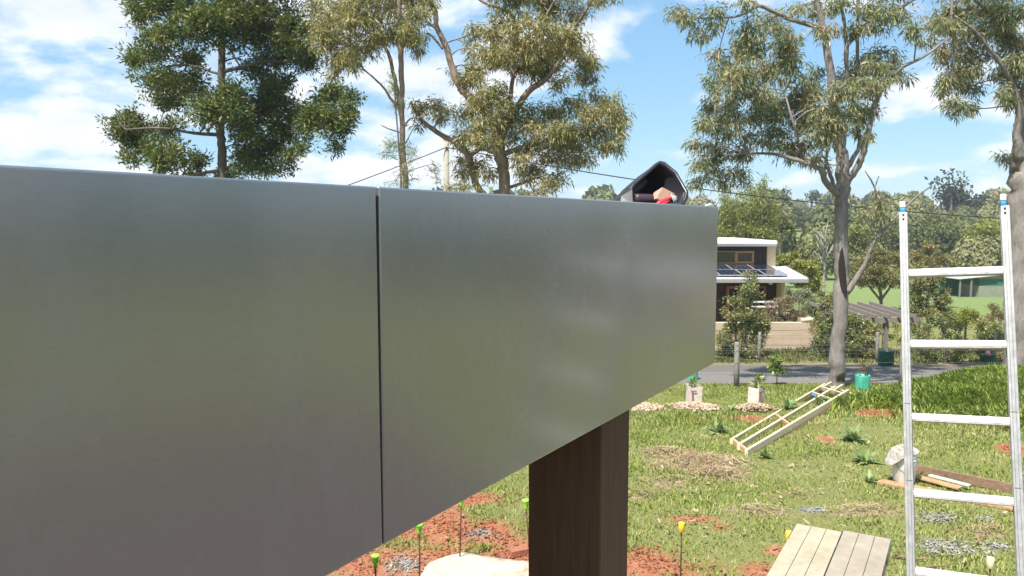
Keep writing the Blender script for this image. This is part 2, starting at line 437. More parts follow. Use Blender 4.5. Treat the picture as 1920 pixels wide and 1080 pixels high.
gm3 = leafmat('verge_grass_blades', [lin(.06, .10, .02), lin(.11, .16, .035), lin(.17, .20, .06), lin(.27, .22, .12), lin(.33, .25, .16)], .3, .5, .3)
tag(npmesh('verge_grass', V, 5, gm3), kind='stuff')

def chips(name, n, L, seed, size, mat, lift=.01, asp=.5):
    r = np.random.default_rng(seed); out = []
    A_ = np.array([rx * ry for _, _, rx, ry in L]); A_ = A_ / A_.sum()
    for (cx, cy, rx, ry), w in zip(L, A_):
        m = int(n * w); q = np.clip(r.normal(0, .48, (m, 2)), -1.15, 1.15); x = cx + q[:, 0] * rx; y = cy + q[:, 1] * ry
        a = r.uniform(0, 6.28, m); s = size * r.uniform(.4, 1.3, m); ti = r.uniform(-.5, .5, (m, 2))
        u = np.stack([np.cos(a), np.sin(a), ti[:, 0]], -1) * s[:, None]; v_ = np.stack([-np.sin(a), np.cos(a), ti[:, 1]], -1) * (s * asp)[:, None]
        heap = lift + (.07 * np.exp(-(q ** 2).sum(1) * 1.6) if lift > .011 else 0)
        p = np.stack([x, y, gz(x, y) + heap], -1) + np.array([0, 0, 1]) * r.uniform(0, .02, m)[:, None]
        out.append(np.stack([p - u - v_, p + u - v_ * .6, p + u * .8 + v_, p - u * .9 + v_], 1).reshape(-1, 3))
    return tag(npmesh(name, np.concatenate(out), 4, mat), kind='stuff')
cm = leafmat('wood_chips', [lin(.20, .13, .08), lin(.36, .25, .17), lin(.5, .38, .28), lin(.6, .5, .38)], .0, .9, .1)
chips('wood_chip_mulch', 9000, CHIP, 5, .028, cm, .03)
pm = leafmat('blue_metal_stones', [lin(.18, .17, .155), lin(.24, .23, .21), lin(.31, .295, .27), lin(.38, .36, .33)], .0, .9, .1)
chips('gravel_stones', 1500, GRAV, 6, .011, pm, .006, .8)
sm = leafmat('dry_litter', [lin(.16, .09, .05), lin(.30, .20, .11), lin(.42, .32, .2), lin(.55, .47, .35)], .15, .7, .2)
chips('dry_leaf_litter', 600, [(3.2, 10, 4.5, 5), (5.2, 8.2, 3.5, 3), (1.5, 8, 2.5, 3)] + DRY, 7, .030, sm, .012, .35)
chips('straw_litter', 3200, DRY + DRY[:3], 8, .035, sm, .012, .10)
cd = leafmat('soil_clods', [lin(.12, .035, .016), lin(.22, .075, .035), lin(.33, .13, .075), lin(.40, .20, .13)], .0, .95, .1)
chips('soil_clods', 5000, SOIL, 9, .012, cd, .005, .8)

# ------------------------------------------------------------------ roof edge clad with metal, on a timber post
AZ = 0.53488; PD = np.array([math.sin(AZ), math.cos(AZ), 0]); PN = np.array([math.cos(AZ), -math.sin(AZ), 0]); PC = 0.83014
UP = np.array([0, 0, 1.0]); ZT, ZB = 3.2564, 2.6564
def pw(s, n, z): return PD * s + PN * (n - PC) + UP * z        # s along the fascia, n out of its face
mt = NT('mill_finish_metal'); v = mt.coord('Object')
brush = mt.noise(v, 2.2, 2, .5)                                     # slight unevenness of the sheet
fine = mt.noise(mt.coord('Object', (30, 30, 700)), 1.0, 3, .6)      # brushing along the sheet
smud = mt.noise(mt.coord('Object', (3, 3, 1.6)), 1.6, 7, .65)       # handling marks and dust
streak = mt.noise(mt.coord('Object', (26, 26, .8)), 1.0, 4, .6)
col = mt.ramp(fine, [(.3, lin(.315, .312, .318)), (.7, lin(.352, .35, .356))])
dust = mt.math('MULTIPLY', mt.ramp(smud, [(.5, lin(0, 0, 0)), (.75, lin(1, 1, 1))]), .16)
mt.set(col=mt.mix(dust, col, lin(.36, .355, .34)), metal=mt.math('SUBTRACT', .70, mt.math('MULTIPLY', dust, 1.0)), rough=mt.math('ADD', mt.math('MULTIPLY', smud, .05), mt.math('ADD', mt.math('MULTIPLY', streak, .04), .14)), spec=.5)
cx_ = mt.n('ShaderNodeCombineXYZ'); cx_.inputs[2].default_value = 1.0
mt.l(cx_.outputs[0], mt.b.inputs['Tangent']); mt.b.inputs['Anisotropic'].default_value = .55
mt.bump(mt.math('ADD', brush, mt.math('MULTIPLY', fine, .0004)), .12, .012)
METAL = mt.m
TIMB = NT('dark_stained_timber'); v = TIMB.coord('Object', (9, 9, .5))
w1 = TIMB.noise(v, 6, 6, .62, .6); w2 = TIMB.noise(TIMB.coord('Object'), 2.0, 3)
TIMB.set(col=TIMB.mix(.35, TIMB.ramp(w1, [(.25, lin(.055, .025, .012)), (.5, lin(.095, .046, .024)), (.75, lin(.13, .068, .036))]), TIMB.ramp(w2, [(.3, lin(.05, .028, .016)), (.7, lin(.11, .066, .038))])), rough=.72, spec=.3)
TIMB.bump(w1, .35, .004); TIMB = TIMB.m
rootloc = np.array([*(pw(1.97, -.15, 0)[:2]), 0.0])
roof = thing('carport_roof', 'flat roof edge faced with smooth grey metal sheets, carried on a square brown timber post', 'roof', rootloc)
GAP = .0045
for s0, s1 in ((-4.6, .9762 - .0022), (.9762 + .0026, 2.9393)):
    mb = MB()
    # folded tray: face sheet with rounded returns at top, bottom and both ends
    prof = []
    r = .003
    def face(s, n, z): return pw(s, n, z)
    ns, zs = [], []
    ring = [(-.045, ZT), (-r, ZT)] + [(-r + r * math.sin(t), ZT - r + r * math.cos(t)) for t in np.linspace(.3, 1.57, 4)] + [(0, ZT - r - .0006), (0, ZT - .03)] + \
           [(0, ZT - .03 - (ZT - ZB - .06) * i / 6) for i in range(1, 7)] + [(0, ZB + r + .0006)] + [(-r + r * math.cos(t), ZB + r - r * math.sin(t)) for t in np.linspace(0.0, 1.57, 5)] + [(-.045, ZB)]
    nseg = 40
    tap = .003 if s0 < 0 else 0.0
    ss = [s0 + r] + list(np.linspace(s0 + r + .0006, s1 - r - .0006, nseg)) + [s1 - r]
    cols = [(s0, -.03), (s0, -r)] + [(s0 + r - r * math.cos(t), -r + r * math.sin(t)) for t in np.linspace(.4, 1.2, 2)] + [(q, 0) for q in ss] + \
           [(s1 - r + r * math.sin(t), -r + r * math.cos(t)) for t in np.linspace(.4, 1.2, 2)] + [(s1, -r), (s1, -.03)]
    vs = []
    for (s, dn) in cols:
        for (n, z) in ring: vs.append(pw(s - tap * (s - s0) / (s1 - s0) * (z - ZB) / (ZT - ZB), min(n, 0) + dn if dn < 0 else n, z))
    m = len(ring)
    fs = [(i * m + k, (i + 1) * m + k, (i + 1) * m + k + 1, i * m + k + 1) for i in range(len(cols) - 1) for k in range(m - 1)]
    mb.add(vs, fs)
    obj('fascia_panel', mb, METAL, roof, smooth=True)
dark = plain('dark_joint_backing', lin(.03, .032, .035), .7)
obj('joint_backing', MB().obox(pw(.9762, -.05, (ZT + ZB) / 2 - .002), PD * .03, PN * .004, UP * .296), dark, roof)
deckm = plain('grey_roof_sheet', lin(.42, .43, .43), .45, .5)
for k in range(9):
    s0 = -4.6 + k * .835
    obj('roof_sheet', MB().obox(pw(s0 + .415, -2.05, 3.225), PD * .412, PN * 1.98, UP * .012), deckm, roof)
obj('edge_beam', MB().obox(pw(-.85, -.13, 2.95), PD * 3.72, PN * .045, UP * .25), TIMB, roof)
obj('edge_beam', MB().obox(pw(-.85, -3.9, 2.95), PD * 3.72, PN * .045, UP * .25), TIMB, roof)
for k in range(7): obj('rafter', MB().obox(pw(-4.2 + k * 1.15, -2.0, 3.08), PD * .022, PN * 1.82, UP * .12), TIMB, roof)
sp = pw(2.06, -.19, 1.35)
obj('post', MB().obox(pw(2.06, -.155, 1.36), PD * .105, PN * .118, UP * 1.38), TIMB, roof, bevel=.006)
for s_, n_ in ((-4.0, -.135), (2.06, -3.9), (-4.0, -3.9)):
    obj('post', MB().obox(pw(s_, n_ - (0.0 if n_ > -1 else .12), 1.36), PD * .105, PN * .10, UP * 1.38), TIMB, roof, bevel=.006)
whit = plain('white_sealant_and_hole_light', lin(.75, .74, .70), .6)
mb = MB(); mb.tube([pw(2.84, -.02, ZT + .003), pw(2.89, -.02, ZT + .006), pw(2.937, -.02, ZT + .003)], [.003, .006, .005], 8)
obj('sealant_bead', mb, whit, roof, smooth=True)

# ------------------------------------------------------------------ black plastic tool tub lying on its side on the roof, and what it holds
def tubp(cx, cy, y): return at(1120 + cx / 7.712, 290 + cy / 7.712, y)
YD = 2.72
BLK = plain('black_moulded_plastic', lin(.022, .022, .026), .33, 0, .2, 8, .12, .5)
mouth = [(500, 735), (478, 520), (520, 440), (850, 150), (905, 118), (965, 132), (1130, 268), (1290, 548), (1282, 610), (1225, 735)]
M = [tubp(x, y, YD + .10 * max(0, (735 - y) / 617.0)) for x, y in mouth]
cen = np.mean(M, 0)
zr = ZT + .002
base = np.array([cen[0], YD + .1, zr])
tub = thing('tool_tub', 'black moulded plastic tub tipped on its side on the roof edge, mouth towards us', 'tub', base)
def off(P, sx, dy, sc):
    c = np.mean(P, 0); return [c + (q - c) * sc + np.array([sx, dy, 0]) for q in P]
Bk = off(M, -.050, .13, .74)
Bk = [q - np.array([0, 0, .018]) for q in Bk]
Mi = off(M, .0, .012, .86); Bi = off(Bk, .004, -.012, .90)
Mo = off(M, 0, -.006, .965)
n = len(M)
rings = [Bk, off(M, -.006, .02, .99), M, Mo, Mi, Bi]
mb = MB(); vs = [q for R in rings for q in R]
fs = [(i * n + k, (i + 1) * n + k, (i + 1) * n + (k + 1) % n, i * n + (k + 1) % n) for i in range(len(rings) - 1) for k in range(n)]
fs += [tuple(range(n))]
fs += [tuple((len(rings) - 1) * n + k for k in range(n - 1, -1, -1))]
mb.add(vs, fs)
o = obj('tub_shell', mb, BLK, tub, smooth=True)
# left flared side of the tub
fl_ = [tubp(120, 742, YD + .12), tubp(430, 462, YD + .046), tubp(503, 500, YD + .026), tubp(512, 742, YD - .012), tubp(330, 742, YD - .004), tubp(345, 600, YD + .016), tubp(480, 440, YD + .075), tubp(330, 742, YD + .17)]
mb = MB().add(fl_, [(0, 1, 5), (0, 5, 4), (1, 2, 5), (5, 2, 3), (5, 3, 4), (1, 0, 7), (1, 7, 6), (2, 1, 6), (0, 4, 7), (4, 3, 7)])
obj('flared_side', mb, BLK, tub, smooth=False)
mb = MB(); ring_pts = [q + np.array([0, -.004, 0]) for q in M + [M[0]]]
P = []
for i in range(n):
    for t in (0, .5): P.append(M[i] * (1 - t) + M[(i + 1) % n] * t)
P.append(P[0]); mb.tube(P, .0075, 8, False); obj('rolled_rim', mb, BLK, tub, smooth=True)
hp = tubp(956, 412, YD + .165)
obj('hole_light', MB().lathe(hp, [(.0035, 0), (.0045, -.004), (.002, -.007)], 10, (0, 1, 0)), whit, tub, smooth=True)  # white dot painted in for daylight through a screw hole

def tz(cx, cy, y): return tubp(cx, cy, y)
# roll of dark tape
a, b = tz(535, 632, YD + .022), tz(800, 640, YD + .030); ax = (b - a); Lx = np.linalg.norm(ax)
tp = thing('tape_roll', 'dark drum with a silver band, at the left inside the black tub', 'roll', [a[0], a[1], zr])
darkr = plain('dark_red_rubber', lin(.05, .028, .035), .4)
silv = plain('bright_steel_band', lin(.62, .62, .63), .25, .9)
obj('drum', MB().lathe(a, [(.006, 0), (.0165, .001), (.0172, Lx * .2), (.0172, Lx * .88), (.0155, Lx), (.005, Lx + .002)], 18, ax), darkr, tp, smooth=True)
obj('band', MB().lathe(a + ax * .14, [(.0173, 0), (.0179, .001), (.0179, .009), (.0173, .010)], 18, ax), silv, tp, smooth=True)
# offcut of pink timber
c = tz(925, 632, YD + .055)
pinkw = plain('raw_pink_timber', lin(.56, .34, .25), .7, 0, .2, 30)
wb = obj('wood_block', MB().obox(c, np.array([.0235, .006, -.011]), np.array([-.010, .024, -.008]) , np.array([.011, .002, .020])), pinkw, origin=[c[0], c[1], zr], bevel=.002)
tag(wb, 'small pink offcut of raw timber in the middle of the black tub', 'wood block')
# red-handled tool
redp = plain('red_tool_grip', lin(.55, .03, .05), .35)
mb = MB(); mb.tube([tz(830, 740, YD + .01), tz(900, 700, YD + .012), tz(980, 665, YD + .02), tz(1055, 635, YD + .03)], [.007, .009, .009, .006], 10)
tr = thing('hand_tool', 'red handled hand tool lying in the front of the black tub', 'tool', [c[0] + .01, YD + .01, zr])
obj('handle', mb, redp, tr, smooth=True)
mb = MB(); mb.tube([tz(880, 760, YD + .004), tz(960, 715, YD + .006), tz(1040, 672, YD + .02)], [.005, .006, .004], 10); obj('handle', mb, redp, tr, smooth=True)
obj('jaw', MB().beam(tz(1045, 645, YD + .028), tz(1100, 610, YD + .04), .006, .010), silv, tr)
e = tz(1085, 625, YD + .03)
dk = obj('abrasive_disc', MB().lathe(e, [(.0, 0), (.015, 0), (.0152, .0015), (.0, .0015)], 20, (.92, -.25, .25), caps=False), plain('pale_disc', lin(.72, .66, .62), .6), origin=[e[0], e[1], zr])
tag(dk, 'thin pale disc standing on edge beside the red handled tool', 'disc')

# ------------------------------------------------------------------ two scaffold planks under the camera
def deck_mat(name, a, b, c_):
    t = NT(name); v = t.coord('Object', (1, 1, 1), (0, 0, AZ)); n1 = t.noise(t.coord('Object'), 7, 6, .7); n2 = t.noise(t.coord('Object'), 60, 4, .6)
    vv = t.coord('Object', (1, 1, 1)); n3 = t.noise(vv, 1.6, 3, .5)
    base = t.ramp(t.math('ADD', t.math('MULTIPLY', n1, .6), t.math('MULTIPLY', n3, .4)), [(.32, a), (.5, b), (.68, c_)])
    spk = t.ramp(n2, [(.62, lin(0, 0, 0)), (.70, lin(1, 1, 1))])
    t.set(col=t.mix(t.math('MULTIPLY', spk, .35), base, lin(.62, .56, .42)), rough=.75, spec=.25); t.bump(n1, .25, .004); return t.m
PLY = deck_mat('yellowed_plank', lin(.28, .245, .17), lin(.385, .345, .25), lin(.47, .43, .325))
PLG = deck_mat('greyed_plank', lin(.25, .21, .16), lin(.33, .285, .225), lin(.41, .37, .305))
ALU = plain('dull_aluminium', lin(.34, .34, .34), .42, .85, .15, 20, .1)
def plank(mid_far, width, mat, label, lift):
    c = np.array([mid_far[0], mid_far[1], 1.75 + lift]); d = PD; n_ = PN; L = 3.0
    t = thing('scaffold_plank', label, 'plank', c - d * L / 2 - UP * .06, 'scaffold planks beside the roof edge')
    # deck cut by two long grooves into three boards
    w3 = width / 3
    for k in (-1, 0, 1):
        obj('deck_board', MB().obox(c - d * L / 2 + n_ * (k * w3) - UP * .012, d * (L / 2 - .004), n_ * (w3 / 2 - .0009), UP * .012), mat, t, bevel=.0015)
    for sgn in (-1, 1):
        obj('side_rail', MB().obox(c - d * L / 2 + n_ * sgn * (width / 2 - .008) - UP * .045, d * (L / 2), n_ * .006, UP * .0205), ALU, t)
        obj('corner_plate', MB().obox(c - d * .11 + n_ * sgn * (width / 2 + .0015) - UP * .026, d * .09, n_ * .0012, UP * .026), ALU, t)
    obj('end_cap', MB().obox(c - UP * .036 + d * .002, d * .0025, n_ * (width / 2), UP * .030), ALU, t)
    return t
pl, pm_, pr = np.array([1.3697, 3.6156]), np.array([1.5575, 3.5317]), np.array([1.7518, 3.4515])
plank((pl + pm_) / 2 + 0 * PD[:2], .203, PLY, 'yellowed scaffold plank with grooved deck, the left of the two at the lower edge', 0)
plank((pm_ + pr) / 2, .203, PLG, 'greyed scaffold plank with metal corner plates, the right of the two at the lower edge', .0)
STEEL = plain('galvanised_tube', lin(.30, .30, .30), .5, .8)
for s_ in (2.9, .9):
    b0 = pw(s_, PC + .55 - .62, 0) - PN * 0
    ctr = np.array([*( (pl + pr) / 2 - PD[:2] * (3.75 - s_)), 0.0])
    t = thing('trestle', ('steel trestle under the far end of the planks' if s_ > 2 else 'steel trestle under the near end of the planks'), 'trestle', ctr, 'trestles under the planks')
    obj('cross_bar', MB().beam(ctr - PN * .38 + UP * 1.664, ctr + PN * .38 + UP * 1.664, .04, .04), STEEL, t)
    for a_ in (-1, 1):
        for b_ in (-1, 1):
            obj('leg', MB().tube([ctr + PN * a_ * .36 + PD * b_ * .3, ctr + PN * a_ * .30 + PD * b_ * .03 + UP * 1.645], .017, 8), STEEL, t, smooth=True)

# ------------------------------------------------------------------ aluminium extension ladder
LQ = [1.78362029, 3.15289065, 3.28950323, .50001381, .06696338, -.66125643, .69606787, .35283054]
T0 = np.array(LQ[:3]); yaw, roll, lx, ly, lw = LQ[3:]
LR = np.array([math.cos(yaw) * math.cos(roll), -math.sin(yaw) * math.cos(roll), math.sin(roll)])
LU = np.array([lx, ly, 1.0]); LU = LU - LR * (LU @ LR); LU /= np.linalg.norm(LU)
LF = -np.cross(LR, LU)                                                # out of the ladder's climbing face, away from us
LAD = NT('weathered_aluminium'); v = LAD.coord('Object')
l1 = LAD.noise(v, 30, 6, .7); l2 = LAD.noise(LAD.coord('Object', (60, 60, 3)), 1, 4, .6)
LAD.set(col=LAD.mix(.4, LAD.ramp(l1, [(.3, lin(.30, .29, .27)), (.55, lin(.47, .46, .44)), (.75, lin(.58, .57, .55))]), LAD.ramp(l2, [(.3, lin(.28, .27, .255)), (.65, lin(.55, .54, .52))])), metal=.55, rough=.42, spec=.5)
LAD.bump(l2, .12, .003); LAD = LAD.m
Llen = T0[2] / LU[2]
def lp(side, t, f=0.0): return T0 + LR * side * lw / 2 - LU * t + LF * f
foot = lp(0, Llen - .06)
lad = thing('ladder', 'weathered aluminium ladder standing upright beside the planks, blue bands near its tips', 'ladder', [foot[0], foot[1], 0])
blue = plain('blue_paint_band', lin(.02, .22, .42), .45); whp = plain('white_paint_tip', lin(.78, .78, .75), .5); rub = plain('black_rubber', lin(.03, .03, .03), .8)
Lend = Llen - .10
RIV = plain('dark_rivet', lin(.10, .10, .10), .5, .6)
RNG = NT('bright_rung'); v = RNG.coord('Object'); l1 = RNG.noise(v, 30, 6, .7)
RNG.set(col=RNG.ramp(l1, [(.3, lin(.42, .41, .39)), (.5, lin(.60, .59, .57)), (.75, lin(.70, .69, .68))]), metal=.25, rough=.38, spec=.5); RNG = RNG.m
for sd in (-1, 1):
    # C-section stile: web on the outside, two flanges turned inwards
    st = MB()
    W, Dp, th = .029, .066, .0035
    o0 = lp(sd, .049) + LR * sd * .0145; o1 = lp(sd, Lend) + LR * sd * .0145
    inn = -sd * LR
    st.obox((o0 + o1) / 2, LU * (Lend - .049) / 2, LR * th / 2, LF * (Dp / 2 - .0005))
    for ff in (-1, 1):
        st.obox((o0 + o1) / 2 + inn * (W / 2 - th / 2 + .001) + LF * ff * (Dp / 2 - th / 2), LU * (Lend - .049) / 2, LR * W / 2, LF * th / 2)
        st.obox((o0 + o1) / 2 + inn * (W - th / 2) + LF * ff * (Dp / 2 - .009), LU * (Lend - .049) / 2 - UP * 0, LR * th / 2, LF * .006)
    stile = obj('stile', st, LAD, lad, bevel=.001, seg=1)
    for i, (t0, t1, mt_, nm) in enumerate(((-.002, .026, whp, 'painted_tip'), (.026, .048, blue, 'blue_band'))):
        a_, b_ = lp(sd, t0), lp(sd, t1)
        obj(nm, MB().obox((a_ + b_) / 2 - LR * .003, LU * ((t1 - t0) / 2 - .0003), LR * (.0105), LF * (Dp / 2 - .008)), mt_, lad, bevel=.004)
    for k in range(2):
        rv = lp(sd, .060 + k * .018, -Dp / 2 - .001)
        obj('rivet', MB().lathe(rv, [(.0042, 0), (.0038, .003), (.0015, .0045)], 10, -LF), RIV, stile, smooth=True)
    obj('foot', MB().obox(lp(sd, Llen - .055), LU * .05, LR * .02, LF * .04), rub, lad, bevel=.006)
SCUF = plain('scuffed_metal', lin(.16, .155, .15), .6, .4, .3, 60)
for sd, ts in ((-1, (.83, 1.125)), (1, (.845, 1.12))):
    for t_ in ts: obj('scuff_mark', MB().obox(lp(sd, t_, -.0334), LU * .0016, LR * .011, LF * .0006), SCUF, lad)
    for dx_ in (-.0055, .006): obj('rolled_groove', MB().obox(lp(sd, (.10 + Lend) / 2, -.03315) + LR * dx_, LU * (Lend - .12) / 2, LR * .0007, LF * .0004), SCUF, lad)
RUNG_T0, RSP = .30195, .29
k = 0
while RUNG_T0 + k * RSP < Lend - .1:
    t_ = RUNG_T0 + k * RSP
    a_, b_ = lp(-1, t_) + LR * .003, lp(1, t_) - LR * .003
    rg = MB(); L2 = (b_ - a_) / 2; cc = (a_ + b_) / 2
    e1 = L2 / np.linalg.norm(L2); prof = [(-.018, .007), (-.0155, .0125), (-.010, .0155), (.012, .0155), (.018, .010), (.018, -.010), (.012, -.0155), (-.011, -.0155), (-.016, -.0135), (-.0172, -.0095), (-.0165, -.0088), (-.0182, -.0080), (-.0188, -.0045), (-.0178, -.0038), (-.019, -.003)]
    rg.prism([a_ + LF * q0 + LU * q1 for q0, q1 in prof], b_ - a_)
    for q in range(4): rg.obox(cc + LU * .0163 + LF * (-.007 + q * .005), L2 * .999, LF * .0012, LU * .0009)      # tread ribs
    obj('rung', rg, RNG, lad, bevel=.0008, seg=1); k += 1

# ------------------------------------------------------------------ reinforcing bars with safety caps, footing, bucket, boards, timber frame
RUST = plain('rusty_bar', lin(.11, .05, .03), .85, .1, .4, 40, .4)
GRN = plain('lime_green_plastic', lin(.30, .62, .06), .35, 0, .06); YEL = plain('yellow_plastic', lin(.80, .58, .06), .4, 0, .06); CRM = plain('sun_bleached_cap', lin(.80, .70, .42), .5, 0, .06)
def stake(px, py, label, mat, kind, zcap=.62, lean=(0, 0), grp=None):
    d = ray(px, py); t = (zcap - CAMH) / d[2]; P = np.array([0, 0, CAMH]) + d * t
    b = np.array([P[0] - lean[0], P[1] - lean[1], 0]); b[2] = float(gz(b[0], b[1]))
    r = thing('capped_stake', label, 'stake', b, grp)
    obj('bar', MB().tube([b - UP * .08, b * .5 + P * .5, P], .0065, 8), RUST, r, smooth=True)
    ax = (P - b) / np.linalg.norm(P - b)
    if kind == 'm':
        pr_ = [(.016, -.065), (.0165, -.03), (.019, -.012), (.031, .018), (.034, .026), (.034, .034), (.028, .038), (.004, .040)]
    else:
        pr_ = [(.024, -.045), (.026, -.043), (.027, .03), (.025, .036), (.004, .038)]
    cap = obj('cap', MB().lathe(P, pr_, 16, ax), mat, r, smooth=True)
    if kind == 'm':
        for k in range(6):
            an = k * math.pi / 3; u = np.cross(ax, (1, 0, 0)); u /= np.linalg.norm(u); w_ = np.cross(ax, u); dd = math.cos(an) * u + math.sin(an) * w_
            obj('cap_rib', MB().obox(P + dd * .0215 - ax * .005, dd * .0045, np.cross(dd, ax) * .0012, ax * .018), mat, cap)
    return r
g_ = 'bars with green safety caps'
stake(865, 938, 'green capped bar standing in the white concrete patch', GRN, 'm', .60, (.02, -.01), g_)
stake(786, 990, 'green capped bar at the left edge of the white concrete, before the grey rubble', GRN, 'm', .62, (0, 0), g_)
stake(704, 1049, 'green capped bar nearest the lower frame edge, leftmost of the four', GRN, 'm', .60, (.0, 0), g_)
stake(986, 944, 'green capped bar leaning against view of the brown post, left of it', GRN, 'm', .64, (-.05, .0), g_)
g_ = 'bars with yellow safety caps'
stake(1278, 987, 'bar with a yellow square cap in the grass right of the brown post', YEL, 's', .60, (0, 0), g_)
stake(1479, 1004, 'bar with a yellow cap half hidden behind the yellowed scaffold plank', YEL, 's', .60, (0, 0), g_)
stake(1857, 1054, 'bar with a pale bleached cap between the ladder stiles', CRM, 's', .60, (0, 0), g_)

FOOT = NT('pale_concrete'); v = FOOT.coord('Object'); q1 = FOOT.noise(v, 5, 6, .7); q2 = FOOT.noise(v, 40, 4)
FOOT.set(col=FOOT.mix(FOOT.ramp(q1, [(.56, lin(0, 0, 0)), (.70, lin(.8, .8, .8))]), FOOT.ramp(q2, [(.3, lin(.38, .34, .26)), (.7, lin(.56, .51, .42))]), lin(.40, .20, .11)), rough=.9, spec=.2); FOOT.bump(q2, .5, .01)
poly = []
for px, py in ((790, 1085), (800, 1062), (835, 1050), (862, 1042), (905, 1050), (940, 1056), (985, 1060), (1035, 1064), (1060, 1085), (1040, 1120), (950, 1140), (850, 1128)):
    c_ = gat(px, py); poly.append(c_)
pc = np.mean(poly, 0)
mb = MB(); nr = 5; nn = len(poly) * 3; ringsv = [pc + UP * .05]
pp = []
for i in range(len(poly)):
    for t_ in range(3):
        a_ = poly[i] * (1 - t_ / 3) + poly[(i + 1) % len(poly)] * t_ / 3; pp.append(a_)
vs = []
R_ = random.Random(5)
for f_, z_ in ((1.02, -.03), (1.0, .02), (.94, .045), (.6, .055), (.25, .05)):
    for q in pp:
        w_ = pc + (q - pc) * f_ * (1 + R_.uniform(-.025, .025)); vs.append((w_[0], w_[1], float(gz(w_[0], w_[1])) + z_ + R_.uniform(-.008, .008)))
vs.append(pc + UP * .05)
fs = [(i * nn + k, i * nn + (k + 1) % nn, (i + 1) * nn + (k + 1) % nn, (i + 1) * nn + k) for i in range(4) for k in range(nn)] + [(4 * nn + k, 4 * nn + (k + 1) % nn, 5 * nn) for k in range(nn)]
tag(obj('concrete_footing', mb.add(vs, fs), FOOT.m, origin=pc, smooth=True), 'rough white patch of set concrete in the red soil left of the brown post', 'footing')
bk = gat(1055, 1042)
bb = obj('brick', MB().obox([bk[0] - .42, bk[1] + .02, .03], [.09, .04, 0], [-.02, .05, 0], [0, 0, .035]), plain('red_brick', lin(.32, .12, .07), .9, 0, .3, 30, .4), origin=[bk[0] - .42, bk[1], 0], bevel=.004)
tag(bb, 'red brick lying in the soil just left of the brown post', 'brick')

BUCK = NT('dirty_white_plastic'); v = BUCK.coord('Object'); q1 = BUCK.noise(v, 9, 6, .7); q2 = BUCK.noise(BUCK.coord('Object', (14, 14, 2)), 1, 5)
BUCK.set(col=BUCK.mix(.5, BUCK.ramp(q1, [(.3, lin(.42, .39, .33)), (.55, lin(.72, .70, .66)), (.8, lin(.8, .79, .76))]), BUCK.ramp(q2, [(.3, lin(.46, .43, .38)), (.6, lin(.8, .79, .77))])), rough=.45, spec=.4)
b0 = gat(1694, 906); b0[2] = float(gz(b0[0], b0[1])) + .035
bu = thing('bucket', 'dirty white plastic pail with ribbed rim standing on an old board, behind the ladder', 'bucket', b0)
obj('pail', MB().lathe(b0, [(.0, .004), (.118, 0), (.122, .006), (.139, .27), (.140, .275), (.146, .277), (.146, .286), (.141, .288), (.142, .315), (.149, .317), (.149, .327), (.143, .329), (.143, .365), (.150, .367), (.150, .380), (.143, .381), (.139, .34), (.119, .02), (.0, .012)], 28, caps=False), BUCK.m, bu, smooth=True)
hb = [b0 + np.array([-.152 * math.cos(t_), -.152 * math.sin(t_) * .9, .30 - .17 * math.sin(t_)]) for t_ in np.linspace(0, math.pi, 13)]
obj('wire_handle', MB().tube(hb, .0028, 6), STEEL, bu, smooth=True)
# rag and bag stuffed in the top
nu, nv = 64, 26; vs = []
for i in range(nu):
    t_ = 2 * math.pi * i / nu
    for j in range(nv):
        f_ = j / (nv - 1)
        nz = float(fbm(math.cos(t_) * 2 + 5 + f_, math.sin(t_) * 2 + f_ * 2, 1.8, 11, 4)) - .5
        hang = .5 + .5 * math.cos(t_ - 3.3)
        if f_ < .62:
            rr = .150 * f_ / .62 * (1 + nz * .2); zz = .385 + .05 * (1 - (f_ / .62) ** 2) + nz * .10 * (1 - f_)
        else:
            g = (f_ - .62) / .38; rr = .150 * (1 + nz * .2 * (1 - g)) + .010 * g + nz * .05 * g + .075 * g * hang ** 8; zz = .385 - g * (.012 + .16 * hang ** 6) + nz * .10 * .38
        vs.append(b0 + np.array([rr * math.cos(t_), rr * math.sin(t_), zz]))
fs = [(i * nv + j, ((i + 1) % nu) * nv + j, ((i + 1) % nu) * nv + j + 1, i * nv + j + 1) for i in range(nu) for j in range(nv - 1)]
RAG = NT('crumpled_white_sack'); v = RAG.coord('Object'); q1 = RAG.noise(v, 14, 6, .7)
RAG.set(col=RAG.ramp(q1, [(.30, lin(.20, .12, .08)), (.40, lin(.34, .28, .23)), (.55, lin(.47, .44, .40)), (.7, lin(.56, .54, .51))]), rough=.8); RAG.bump(q1, 1.0, .05)
tag(obj('cement_sack', MB().add(vs, fs), RAG.m, origin=b0 + UP * .38, smooth=True), 'crumpled whitish sack stuffed in the pail and hanging over its left rim', 'sack')

def woodmat(name, a, b, c_, sc=3):
    t = NT(name); v = t.coord('Generated', (2, 2, 2)); q = t.noise(t.coord('Object'), 14, 6, .7); g = t.noise(t.coord('Object', (3, 3, 30)), sc, 5, .6, .4)
    t.set(col=t.ramp(t.math('ADD', t.math('MULTIPLY', q, .5), t.math('MULTIPLY', g, .5)), [(.3, a), (.5, b), (.7, c_)]), rough=.8, spec=.2); t.bump(g, .3, .004); return t.m
OLDW = woodmat('old_grey_brown_board', lin(.12, .075, .05), lin(.22, .14, .09), lin(.34, .24, .16))
ORW = woodmat('weathered_pine_board', lin(.27, .14, .075), lin(.40, .24, .13), lin(.52, .36, .22))
NEWW = woodmat('treated_pine_stud', lin(.50, .38, .23), lin(.62, .51, .34), lin(.72, .62, .45))
PINKW = woodmat('oiled_pine_stud', lin(.42, .23, .12), lin(.54, .32, .18), lin(.64, .42, .26))
